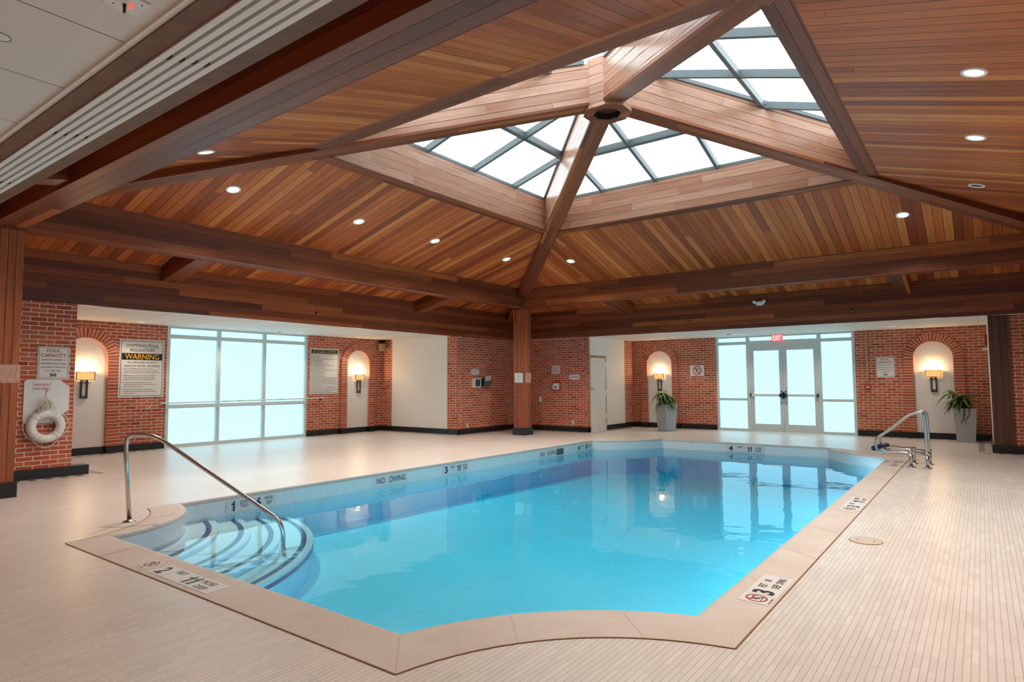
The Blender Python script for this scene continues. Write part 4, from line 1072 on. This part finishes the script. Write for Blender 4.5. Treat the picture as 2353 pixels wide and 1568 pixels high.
m.tube([fp.p(c0[0]+rc*math.cos(2*PI*i/N), c0[1]+rc*math.sin(2*PI*i/N), 0.085) for i in range(N)], 0.063, 20, closed=True); m.build('ring', 'plastic', lr)
for dg in (50, 130, 232, 318):
    t = math.radians(dg); m = MB()
    m.tube([fp.p(c0[0]+(rc+x)*math.cos(t+x2), c0[1]+(rc+x)*math.sin(t+x2), 0.085) for x2 in (-0.16, -0.05, 0.05, 0.16) for x in (0,)], 0.0645, 20, caps=False); sb = m.build('strap_band', 'plastic', lr)
    m = MB()
    for x2 in (-0.16, 0.16):
        e1 = (fp.u*math.cos(t+x2)+fp.w*math.sin(t+x2)); cc = fp.p(c0[0]+rc*math.cos(t+x2), c0[1]+rc*math.sin(t+x2), 0.085)
        m.tube([cc+(e1*math.cos(a)+fp.n*math.sin(a))*0.0655 for a in [2*PI*i/20 for i in range(20)]], 0.0015, 6, closed=True)
    m.build('seam_cord', 'greyink', sb)
m = MB(); P = []
knots = [(130, .262), (175, .285), (232, .262), (270, .325), (318, .262), (365, .31), (410, .262)]
for i in range(len(knots)-1):
    (a, ra), (b, rb) = knots[i], knots[i+1]
    for k in range(8):
        f = k/8; rr_ = ra+(rb-ra)*(0.5-0.5*math.cos(PI*f)); t = math.radians(a+(b-a)*f); P.append(fp.p(c0[0]+rr_*math.cos(t), c0[1]+rr_*math.sin(t), 0.07))
m.tube(P, 0.0065, 8); m.build('grab_line', 'rope', lr)
m = MB(); m.text(fp, 'RESCUE', c0[0]+0.03, c0[0]+0.11, c0[1]+0.185, c0[1]+0.20, 0.147); m.build('marking', 'greyink', lr)
rp = thing('rope_coil', 'coil of white rope hung above the life ring', 'rope', fp.p(3.43, 1.22, 0.03)); m = MB(); rr = random.Random(5)
for i in range(16):
    tl = math.radians(rr.uniform(-44, -6) if i < 11 else rr.uniform(8, 34)); ln = rr.uniform(0.13, 0.21); wd = rr.uniform(0.018, 0.05); dd = rr.uniform(0.03, 0.13)
    ux, uz = math.sin(tl), -math.cos(tl); P = []
    for k in range(20):
        a = 2*PI*k/20; along = ln*(1-math.cos(a))/2; side = wd*math.sin(a)*(0.4+0.6*along/ln)
        P.append(fp.p(3.425+ux*along+uz*side, 1.20+uz*along-ux*side, 0.045+dd*math.sin(PI*along/ln/1.6)))
    m.tube(P, 0.0048, 6, closed=True)
m.build('rope_loops', 'rope', rp)
m = MB(); m.tube([fp.p(3.43, 1.31, 0.03), fp.p(3.425, 1.26, 0.035), fp.p(3.425, 1.21, 0.045)], 0.003, 6); m.tube([fp.p(3.435+0.012*math.cos(a), 1.315+0.012*math.sin(a), 0.032) for a in [i*0.6 for i in range(10)]], 0.003, 6); m.build('hook', 'steel', rp)

# long telescopic pole with a shepherd's crook in front of the left window
pw = thing('rescue_pole', 'long white telescopic rescue pole across the left window', 'pole', (XL_WALL+0.06, 8.5, 0.99))
def pp(y): return (XL_WALL+0.07, y, 0.985+0.006*(y-6.4)+0.004)
m = MB(); m.tube([pp(6.42), pp(8.3)], 0.014, 10); m.tube([pp(8.2), pp(10.72)], 0.018, 10); m.tube([pp(6.42), pp(6.55)], 0.017, 10); m.tube([pp(7.85), pp(7.98)], 0.021, 10); m.tube([pp(9.3), pp(9.4)], 0.022, 10); m.build('tube', 'plastic', pw)
m = MB(); P = []
for i in range(20):
    t = math.radians(95+i*6.6); P.append((XL_WALL+0.07, 6.42+0.02-0.0+0.0-(0.0)+(-0.14+0.40*math.cos(t))*1.0+0.16-0.03, 0.985-0.42+0.42*math.sin(t)))
P = [pp(6.42)] + P
m.tube(P, 0.006, 8); m.build('crook', 'steel', pw)
for y in (6.52, 10.6): m = MB(); m.obox(fl, y-0.02, y+0.02, 0.95, 1.0, 0.0, 0.06); m.build('bracket', 'darksteel', pw)

# speaker in the far corner of the left alcove
sp = thing('wall_speaker', 'beige cone-shaped wall speaker near the alcove ceiling', 'speaker', (-14.3, 12.65, 2.6))
m = MB(); c = Vector((-14.25, 12.62, 2.36)); m.lathe(c, [(0.0, 0), (0.075, 0), (0.085, 0.02), (0.12, 0.20), (0.11, 0.22), (0, 0.22)], 24); m.build('housing', 'beige', sp)
m = MB(); m.tube([(-14.25, 12.62, 2.56), (-14.28, 12.66, 2.64), (-14.36, 12.74, 2.66)], 0.016, 8); m.box((-14.45, 12.68, 2.58), (-14.36, 12.82, 2.70)); m.build('bracket', 'darksteel', sp)

# pier wall items beside the far column
def oval(fr, cx_, cz, rx, rz, label, lines):
    root = thing('oval_sign', label, 'sign', fr.p(cx_, cz-rz, 0))
    m = MB(); o = [fr.p(cx_+rx*math.cos(2*PI*i/36), cz+rz*math.sin(2*PI*i/36), 0) for i in range(36)]; m.prism(o, fr.n*0.010); m.build('panel', 'sign', root)
    m = MB(); m.tube([fr.p(cx_+rx*0.94*math.cos(2*PI*i/36), cz+rz*0.9*math.sin(2*PI*i/36), 0.010) for i in range(36)], 0.0015, 6, closed=True); m.build('rim_line', 'greyink', root)
    m = MB()
    for t_, a, b, c, e in lines: m.text(fr, t_, cx_+a, cx_+b, cz+c, cz+e, 0.012, shear=0.3)
    m.build('lettering', 'ink', root); return root
oval(fp, 13.55, 1.715, 0.19, 0.088, 'white oval sign above the brochure holders', [('Swimming Pool', -0.12, 0.11, 0.005, 0.035), ('Only', -0.04, 0.03, -0.05, -0.015)])
fk2 = FB(YBK)
oval(fk2, -9.34, 1.555, 0.19, 0.085, 'white oval no smoking sign right of the far column', [('No Smoking', -0.15, 0.13, -0.03, 0.035)])
bx = thing('brochure_box', 'white box with green picture front under the oval sign', 'brochure box', (XB, 13.57, 1.26))
m = MB(); m.obox(fp, 13.42, 13.72, 1.27, 1.53, 0.0, 0.09); m.build('box', 'plastic', bx)
m = MB(); m.obox(fp, 13.47, 13.68, 1.30, 1.50, 0.09, 0.094); pc = m.build('picture', 'photo', bx)
m = MB(); m.obox(fp, 13.47, 13.68, 1.475, 1.50, 0.094, 0.096); m.build('heading_strip', 'inknavy', pc)
bh = thing('brochure_holder', 'smoked plastic holder with leaflets near the far column', 'brochure holder', (XB, 14.05, 1.27))
m = MB(); m.obox(fp, 13.82, 13.95, 1.29, 1.53, 0.0, 0.05); m.build('back_bracket', 'ink', bh)
m = MB(); c = [fp.p(13.86, 1.29, 0.05), fp.p(14.14, 1.29, 0.02), fp.p(14.14, 1.29, 0.09), fp.p(13.86, 1.29, 0.12), fp.p(13.90, 1.45, 0.05), fp.p(14.18, 1.47, 0.02), fp.p(14.18, 1.47, 0.09), fp.p(13.90, 1.45, 0.12)]
m.hexa(c); m.build('pocket', 'smoke', bh)
m = MB(); c = [fp.p(13.88, 1.33, 0.06), fp.p(14.13, 1.33, 0.03), fp.p(14.13, 1.33, 0.07), fp.p(13.88, 1.33, 0.10), fp.p(13.94, 1.60, 0.06), fp.p(14.2, 1.60, 0.03), fp.p(14.2, 1.60, 0.07), fp.p(13.94, 1.60, 0.10)]
m.hexa(c); m.build('leaflets', 'paper', bh)
def plate(fr, cx_, cz, label, w=0.04, h=0.06, name='wall_outlet', cat='outlet', slots=True):
    root = thing(name, label, cat, fr.p(cx_, cz-h, 0)); m = MB(); m.obox(fr, cx_-w, cx_+w, cz-h, cz+h, 0, 0.006); m.build('cover_plate', 'plastic', root)
    for s_ in (-1, 1): m = MB(); m.obox(fr, cx_-0.014, cx_+0.014, cz+s_*0.028-0.012, cz+s_*0.028+0.012, 0.006, 0.008); m.build('socket' if slots else 'switch_rocker', 'greyink' if slots else 'sign', root)
    return root
plate(fp, 13.22, 0.23, 'white outlet low on the brick left of the far column')
plate(fk2, -9.40, 0.25, 'white outlet low on the brick right of the far column')
plate(fk2, -10.52, 0.91, 'white switch plate just right of the far column', 0.05, 0.075, 'wall_switch', 'switch', False)
e2 = thing('emergency_sign', 'small emergency use only sign above the red phone box', 'sign', fk2.p(-9.96, 1.66, 0))
m = MB(); m.obox(fk2, -10.10, -9.83, 1.66, 1.89, 0, 0.01); m.build('panel', 'sign', e2)
letters(e2, fk2, [('EMERGENCY', -10.08, -9.85, 1.80, 1.85), ('USE ONLY', -10.08, -9.85, 1.71, 1.77)], 'inkred', 0.0125)
ph = thing('emergency_phone', 'white wall phone on a red backing plate', 'telephone', fk2.p(-9.96, 1.15, 0))
m = MB(); m.obox(fk2, -10.09, -9.80, 1.16, 1.42, 0, 0.015); m.tube([fk2.p(-9.95, 1.42, 0.008), fk2.p(-9.95, 1.47, 0.008)], 0.01, 8); m.build('backing_plate', 'red', ph)
m = MB(); m.obox(fk2, -10.05, -9.84, 1.20, 1.38, 0.015, 0.06); m.build('phone_body', 'plastic', ph)
m = MB(); m.tube([fk2.p(-10.09, 1.22, 0.06), fk2.p(-10.09, 1.24, 0.09), fk2.p(-10.07, 1.34, 0.09), fk2.p(-10.02, 1.36, 0.07)], 0.016, 8); m.build('handset', 'beige', ph)
m = MB(); m.obox(fk2, -9.99, -9.90, 1.24, 1.29, 0.06, 0.063); m.build('keypad', 'greyink', ph)
an = thing('door_chime', 'tiny orange round fitting above the no smoking sign', 'fitting', fk2.p(-9.36, 1.80, 0)); m = MB(); m.lathe(fk2.p(-9.36, 1.81, 0), [(0.028, 0), (0.028, 0.02), (0, 0.025)], 14, ax=(fk2.u, fk2.w, fk2.n)); m.build('body', 'inkyellow', an)

nd = signboard(fb, -7.01, -6.59, 1.46, 2.00, 'red and white shallow water no diving sign', border=False)
m = MB(); m.obox(fb, -7.0, -6.60, 1.90, 1.99, 0.012, 0.0135); m.build('red_band', 'inkred', nd); m = MB(); m.obox(fb, -7.0, -6.60, 1.47, 1.575, 0.012, 0.0135); m.build('red_band', 'inkred', nd)
letters(nd, fb, [('SHALLOW WATER', -6.985, -6.615, 1.92, 1.97), ('NO DIVING', -6.985, -6.615, 1.49, 1.555)], 'sign', 0.0145)
mr, mk = MB(), MB(); fq = Fr(fb.p(0, 0, 0.012), fb.u, fb.w); no_dive(fq, -6.80, 1.74, 0.135, mr, mk); mr.build('prohibition_ring', 'inkred', nd); mk.build('diver_pictogram', 'ink', nd)

ex = thing('exit_sign', 'glowing red exit sign above the glass doors', 'exit sign', (-4.44, 18.1, 2.5)); fx = FB(18.12)
m = MB(); m.obox(fx, -4.58, -4.30, 2.50, 2.69, -0.03, 0.02); m.build('housing', 'exit', ex)
letters(ex, fx, [('EXIT', -4.545, -4.335, 2.53, 2.66)], 'exitletters', 0.022)
m = MB(); m.obox(fx, -4.47, -4.41, 2.69, 2.70, -0.02, 0.01); m.build('ceiling_mount', 'white', ex)

fp2 = thing('fire_alarm_pull', 'red fire alarm pull station with a white conduit above', 'fire alarm', fb.p(-2.33, 1.2, 0))
m = MB(); m.obox(fb, -2.385, -2.275, 1.18, 1.32, 0, 0.05); m.build('pull_box', 'red', fp2)
m = MB(); m.obox(fb, -2.37, -2.29, 1.225, 1.25, 0.05, 0.06); m.text(fb, 'FIRE', -2.365, -2.295, 1.275, 1.30, 0.052); m.build('pull_bar', 'plastic', fp2)
m = MB(); m.tube([fb.p(-2.33, 1.32, 0.03), fb.p(-2.33, 2.70, 0.03)], 0.013, 10); m.build('conduit', 'grate', fp2)
hs = thing('fire_alarm_strobe', 'red alarm strobe at the right end of the alcove', 'fire alarm', (0.15, 17.9, 2.25))
fr_ = Fr((0.15, 0, 0), (0, -1, 0), (0, 0, 1))
m = MB(); m.obox(fr_, -17.75, -17.60, 2.20, 2.44, 0, 0.055); m.build('housing', 'red', hs)
m = MB(); m.obox(fr_, -17.74, -17.66, 2.27, 2.36, 0.055, 0.07); m.build('strobe_lens', 'plastic', hs)
cm = thing('cable_clip', 'small white fitting under the red alarm strobe', 'fitting', (0.15, 17.7, 2.08)); m = MB(); m.obox(fr_, -17.72, -17.60, 2.09, 2.13, 0, 0.10); m.build('body', 'plastic', cm)

# things on the fascias
FFy = FB(CY+UF); FFx = FL(CX-UF)
el = thing('emergency_light', 'white two-headed emergency light on the far fascia', 'emergency light', FFy.p(-4.11, 3.2, 0))
m = MB(); m.lathe(FFy.p(-4.11, 3.25, 0.0), [(0.10, 0), (0.10, 0.04), (0.07, 0.07), (0, 0.075)], 24, ax=(FFy.u, FFy.w*0.55, FFy.n)); m.build('housing', 'plastic', el)
for s_ in (-1, 1): m = MB(); m.lathe(FFy.p(-4.11+s_*0.11, 3.285, 0.05), [(0.0, -0.03), (0.032, -0.03), (0.042, 0.02), (0.036, 0.03), (0, 0.03)], 18, ax=(FFy.u, FFy.w, FFy.n)); m.build('lamp_head', 'plastic', el)
def bell(fr, x, z, lb):
    rt = thing('sprinkler_head', lb, 'sprinkler', fr.p(x, z, 0), 'round chrome fittings on the fascias'); m = MB()
    m.lathe(fr.p(x, z, 0), [(0.035, 0), (0.035, 0.008), (0.012, 0.014), (0.012, 0.04), (0.0, 0.05)], 18, ax=(fr.u, fr.w, fr.n)); m.build('escutcheon', 'darksteel', rt)
    m = MB(); m.lathe(fr.p(x+0.008, z-0.004, 0.03), [(0.02, 0.01), (0.02, 0.014), (0, 0.014)], 14, ax=(fr.u, fr.w, fr.n)); m.build('deflector', 'steel', rt)
bell(FFy, -2.18, 2.93, 'dark round sprinkler on the far fascia, the right one'); bell(FFy, -5.85, 2.92, 'dark round sprinkler on the far fascia, middle one')
bell(FFy, -9.33, 2.88, 'dark round sprinkler on the far fascia by the far column'); bell(FFx, 8.28, 2.92, 'dark round sprinkler on the left fascia')

# smoke detectors and ceiling bits
def puck(p, r, lb, name='smoke_detector', cat='smoke detector', mat='plastic'):
    rt = thing(name, lb, cat, p); m = MB(); dn = (Vector((1, 0, 0)), Vector((0, -1, 0)), Vector((0, 0, -1)))
    m.lathe(p, [(r*1.1, 0), (r*1.1, 0.012), (r*0.9, 0.016), (r*0.85, 0.045), (r*0.5, 0.06), (0, 0.062)], 22, ax=dn); m.build('housing', mat, rt)
    m = MB(); m.lathe(Vector(p)-Vector((0, 0, 0.028)), [(r*0.9, 0), (r*0.9, 0.006)], 22, ax=dn); m.build('vent_ring', 'greyink', rt)
puck((-14.0, 9.02, SOF), 0.06, 'white smoke detector on the ceiling before the left window'); puck((-5.42, 17.1, SOF), 0.06, 'white smoke detector on the ceiling by the doors')
cs = thing('test_plate', 'square ceiling plate with a red light, top left', 'ceiling plate', (-2.26, 0.88, 2.698)); fc_ = Fr((-2.26, 0.88, 2.698), (0.80, 0.60, 0), (-0.60, 0.80, 0)); 
fc_ = Fr((-2.26, 0.86, 2.698), (1, 0, 0), (0, -1, 0))
m = MB(); m.obox(fc_, -0.055, 0.055, -0.055, 0.055, 0, 0.004); m.build('plate', 'plastic', cs)
m = MB(); m.lathe(fc_.p(0.004, -0.012, 0.004), [(0.007, 0), (0.006, 0.01), (0, 0.012)], 12, ax=(fc_.u, fc_.w, fc_.n)); m.build('indicator_light', 'redled', cs)
m = MB(); m.lathe(fc_.p(-0.008, 0.004, 0.004), [(0.006, 0), (0.004, 0.03), (0, 0.03)], 12, ax=(fc_.u, fc_.w, fc_.n))
for x, y in ((0.03, -0.035), (-0.03, 0.03), (0.0, 0.04)): m.lathe(fc_.p(x, y, 0.004), [(0.0025, 0), (0.0025, 0.002), (0, 0.002)], 8, ax=(fc_.u, fc_.w, fc_.n))
m.build('test_switch', 'ink', cs)
rg = thing('ceiling_cover', 'round flush cover in the ceiling panel, left edge', 'ceiling cover', (-2.83, 0.66, 2.699)); m = MB()
m.tube([(-2.86+0.035*math.cos(t), 0.665+0.035*math.sin(t), 2.698) for t in [2*PI*i/24 for i in range(24)]], 0.0015, 6, closed=True); m.build('rim', 'greyink', rg)
m = MB(); m.disc((-2.86, 0.665, 2.6985), 0.034, ax=(Vector((1, 0, 0)), Vector((0, -1, 0)), Vector((0, 0, -1)))); m.build('disc', 'white', rg)

# papers taped on columns
fcL = FL(CX-UCI); fcF = FB(CY+UCI)
def sheet(fr, x0, x1, z0, z1, mat, label, scr, name='taped_paper'):
    rt = thing(name, label, 'paper', fr.p((x0+x1)/2, z0, 0)); m = MB(); m.obox(fr, x0, x1, z0, z1, 0.0005, 0.002); m.build('sheet', mat, rt)
    m = MB(); rr = random.Random(scr)
    for i in range(3):
        a = Vector((rr.uniform(.4, .9), 1.0)); P = []
        for k in range(7): a = a+Vector((rr.uniform(-.07, .07), -0.14)); P.append(fr.p(x0+(x1-x0)*min(max(a.x, .02), .98), z0+(z1-z0)*max(a.y, .02), 0.0025))
        m.tube(P, 0.0018, 5)
    m.build('scribble', 'greyink', rt)
sheet(fcL, 2.34, 2.665, 1.435, 1.665, 'tape', 'clear taped sheet on the left wooden column', 4)
sheet(fcF, -10.13, -9.86, 1.405, 1.665, 'paper', 'pale blue sheet taped on the far column', 8)
sheet(fcL, 13.76, 14.02, 1.405, 1.665, 'tape', 'transparent sheet on the right face of the far column', 12)

# ================================================================== METALWORK ON DECK
def smooth_path(P, rad=0.12, n=7):
    P = [Vector(p) for p in P]; out = [P[0]]
    for i in range(1, len(P)-1):
        a, b, c = P[i-1], P[i], P[i+1]; r = min(rad, (a-b).length*0.49, (c-b).length*0.49)
        p0 = b+(a-b).normalized()*r; p1 = b+(c-b).normalized()*r
        for k in range(n+1):
            f = k/n; out.append(p0*(1-f)**2+b*2*f*(1-f)+p1*f**2)
    out.append(P[-1]); return out
hr = thing('pool_handrail', 'stainless handrail descending into the pool at left', 'handrail', (-7.09, 2.9, 0))
th = math.radians(40); dv = Vector((math.cos(th), math.sin(th), 0)); b0 = Vector((-7.09, 2.9, 0))
def hp(d, z): return b0+dv*d+Vector((0, 0, z))
P = smooth_path([hp(0, 0), hp(-0.06, 0.72), hp(-0.055, 0.885), hp(0.22, 0.885), hp(1.545, -0.03), hp(1.575, -0.40)], 0.13)
m = MB(); m.tube(P, 0.0215, 18); m.build('rail_tube', 'steel', hr)
m = MB(); m.lathe(b0, [(0.06, 0.001), (0.06, 0.006), (0.045, 0.012), (0.026, 0.016), (0.022, 0.03)], 28); m.build('flange', 'steel', hr)
def grab(y, label):
    rt = thing('grab_rail', label, 'grab rail', (-0.87, y, 0), 'pair of stainless grab rails')
    q = lambda x, z: Vector((x, y, z))
    m = MB(); m.tube(smooth_path([q(-0.75, 0.0), q(-0.755, 0.62), q(-0.775, 0.905), q(-0.97, 0.86), q(-1.30, 0.555), q(-1.475, 0.44), q(-1.455, 0.20), q(-1.22, 0.225), q(-0.755, 0.225)], 0.17, 8), 0.0215, 16); m.build('rail_tube', 'steel', rt)
    m = MB(); m.tube([q(-0.975, 0.0), q(-0.975, 0.25)], 0.026, 16); m.build('post', 'steel', rt)
    m = MB(); m.tube([q(-0.75, 0.0), q(-0.75, 0.215)], 0.0265, 16); m.build('post', 'steel', rt)
    for x in (-0.975, -0.75):
        m = MB(); m.lathe((x, y, 0), [(0.065, 0.001), (0.065, 0.007), (0.03, 0.010), (0.028, 0.02)], 24); m.build('flange', 'steel', rt)
    for x, z in ((-0.975, 0.25), (-0.752, 0.225)):
        m = MB(); m.tube([q(x-0.035, z), q(x+0.035, z)], 0.0275, 14); m.lathe((x, y-0.028, z), [(0.012, 0), (0.012, 0.012), (0, 0.014)], 10, ax=(Vector((1, 0, 0)), Vector((0, 0, 1)), Vector((0, -1, 0)))); m.lathe((x, y, z+0.026), [(0.011, 0), (0.013, 0.012), (0, 0.018)], 10); m.build('clamp', 'steel', rt)
grab(12.18, 'nearer stainless grab rail at the right pool edge'); grab(12.74, 'farther stainless grab rail at the right pool edge')
pad = thing('rolled_pad', 'dark blue rolled pad resting on the grab rails', 'pad', (-1.42, 12.46, 0.24))
m = MB(); m.tube([(-1.50, 12.20, 0.275), (-1.44, 12.46, 0.285), (-1.36, 12.72, 0.295)], 0.042, 18); m.build('roll', 'navy', pad)
cb = thing('black_cord', 'dark cord lying along the farther grab rail', 'cord', (-1.1, 12.6, 0.25))
m = MB(); m.tube(smooth_path([(-1.36, 12.70, 0.27), (-1.25, 12.62, 0.30), (-1.12, 12.66, 0.268), (-1.02, 12.72, 0.28), (-0.95, 12.70, 0.262)], 0.05, 5), 0.006, 8); m.build('cord_loop', 'ink', cb)
dr = thing('deck_drain_cover', 'oval-looking round cover in the right deck', 'drain cover', (-0.875, 6.37, 0.002))
m = MB(); m.lathe((-0.875, 6.37, 0), [(0.128, 0.001), (0.128, 0.004), (0.12, 0.0055), (0, 0.0055)], 40); m.build('lid', 'grate', dr)
m = MB(); m.tube([(-0.875+0.130*math.cos(t), 6.37+0.130*math.sin(t), 0.0025) for t in [2*PI*i/40 for i in range(40)]], 0.003, 6, closed=True); m.build('rim', 'rust', dr)
for x in (-0.94, -0.81): m = MB(); m.box((x-0.010, 6.363, 0.005), (x+0.010, 6.377, 0.0065)); m.build('screw_slot', 'darksteel', dr)
dr2 = thing('floor_plate', 'small rectangular metal plate in the deck at the right edge', 'floor plate', (0.26, 11.41, 0)); 
m = MB(); m.box((0.19, 11.36, 0), (0.33, 11.46, 0.004)); m.build('plate', 'plastic', dr2)

# ================================================================== PLANTS
def plant(loc, rot, seed, label, droop, lean=0.0):
    rt = thing('potted_plant', label, 'potted plant', loc, 'dracaenas in tall grey planters'); rr = random.Random(seed)
    L = Vector(loc); Rz = Matrix.Rotation(rot, 3, 'Z'); 
    def T(x, y, z):
        p = L+Rz@Vector((x, y, z)); p.y = min(p.y, 18.27); return p
    a, b, h = 0.17, 0.215, 0.77
    m = MB(); lv = [(0.165, 0.0), (0.175, 0.02), (0.205, 0.5), (b, h-0.01), (b, h), (b-0.012, h), (b-0.014, h-0.05)]
    for (r0, z0), (r1, z1) in zip(lv, lv[1:]):
        for (sx, sy), (tx, ty) in (((-1, -1), (1, -1)), ((1, -1), (1, 1)), ((1, 1), (-1, 1)), ((-1, 1), (-1, -1))):
            m.face([T(sx*r0, sy*r0, z0), T(tx*r0, ty*r0, z0), T(tx*r1, ty*r1, z1), T(sx*r1, sy*r1, z1)])
    m.build('planter', 'planter', rt)
    m = MB(); e = b-0.013; m.face([T(-e, -e, h-0.04), T(e, -e, h-0.04), T(e, e, h-0.04), T(-e, e, h-0.04)]); m.build('soil', 'soil', rt)
    stems = []
    for i in range(5):
        ang = rr.uniform(0, 2*PI); r = rr.uniform(0.02, 0.13); bx_, by_ = r*math.cos(ang), r*math.sin(ang); hh = rr.uniform(0.02, 0.24) if i else 0.30
        tip = Vector((bx_*1.7+lean*(0.2 if i else 0.1), by_*1.7, h+hh)); stems.append(tip)
        m = MB(); m.tube([T(bx_, by_, h-0.05), T((bx_+tip.x)/2, (by_+tip.y)/2, h+hh*0.5), T(*tip)], [0.013, 0.011, 0.009], 8); m.build('stem', 'stem', rt)
    m = MB()
    for tip in stems:
        for k in range(22):
            az = k*2.4+rr.uniform(-.3, .3); ln = rr.uniform(0.26, 0.44); up = rr.uniform(0.15, 1.0); w = rr.uniform(0.026, 0.042); d = Vector((math.cos(az), math.sin(az), 0)); sd = Vector((-d.y, d.x, 0))
            N = 7; prev = None
            for j in range(N+1):
                f = j/N; x = ln*(f*(1-0.25*up)); z = ln*(up*f*0.95-droop*(1.15-0.5*up)*f*f*1.25); ww = w*math.sin(PI*min(1, 0.12+0.88*f))**0.7*(1-f**4)+0.001
                p = tip+d*x+Vector((0, 0, z)); cur = (p-sd*ww, p+Vector((0, 0, -0.004)), p+sd*ww)
                if prev:
                    for q in (0, 1):
                        v0, v1 = (-1, 0) if q == 0 else (0, 1)
                        m.face([T(*prev[q]), T(*prev[q+1]), T(*cur[q+1]), T(*cur[q])], uvs=[(0, v0), (0, v1), (1, v1), (1, v0)], smooth=True)
                prev = cur
    m.build('leaves', 'leaf', rt)
    return rt
PA = (-7.32, 17.25, 0)
plant(PA, math.radians(45)+math.atan2(7.32, 17.25)-0.03, 11, 'drooping dracaena in grey planter before the left niche', 1.0)
p2 = plant((-0.33, 17.90, 0), 0.0, 5, 'leaning dracaena in grey planter at the far right', 0.8, -0.8)
m = MB(); x, y, z = -0.33, 17.90, 0.77
m.tube([(x+0.02, y-0.1, z+0.06), (x+0.0, y-0.235, z+0.0), (x-0.01, y-0.245, z-0.18), (x-0.06, y-0.24, z-0.30), (x-0.08, y-0.235, z-0.36)], [0.013, 0.012, 0.011, 0.008, 0.004], 8)
m.tube([(x+0.06, y-0.1, z+0.10), (x+0.09, y-0.24, z+0.0), (x+0.08, y-0.245, z-0.15), (x+0.0, y-0.24, z-0.27), (x+0.01, y-0.235, z-0.37)], [0.011, 0.010, 0.009, 0.007, 0.003], 8)
m.tube([(x+0.06, y-0.1, z+0.05), (x+0.16, y-0.15, z+0.20), (x+0.24, y-0.2, z+0.12), (x+0.26, y-0.2, z+0.0)], [0.009, 0.008, 0.006, 0.004], 8)
m.build('aerial_root', 'stem', p2)
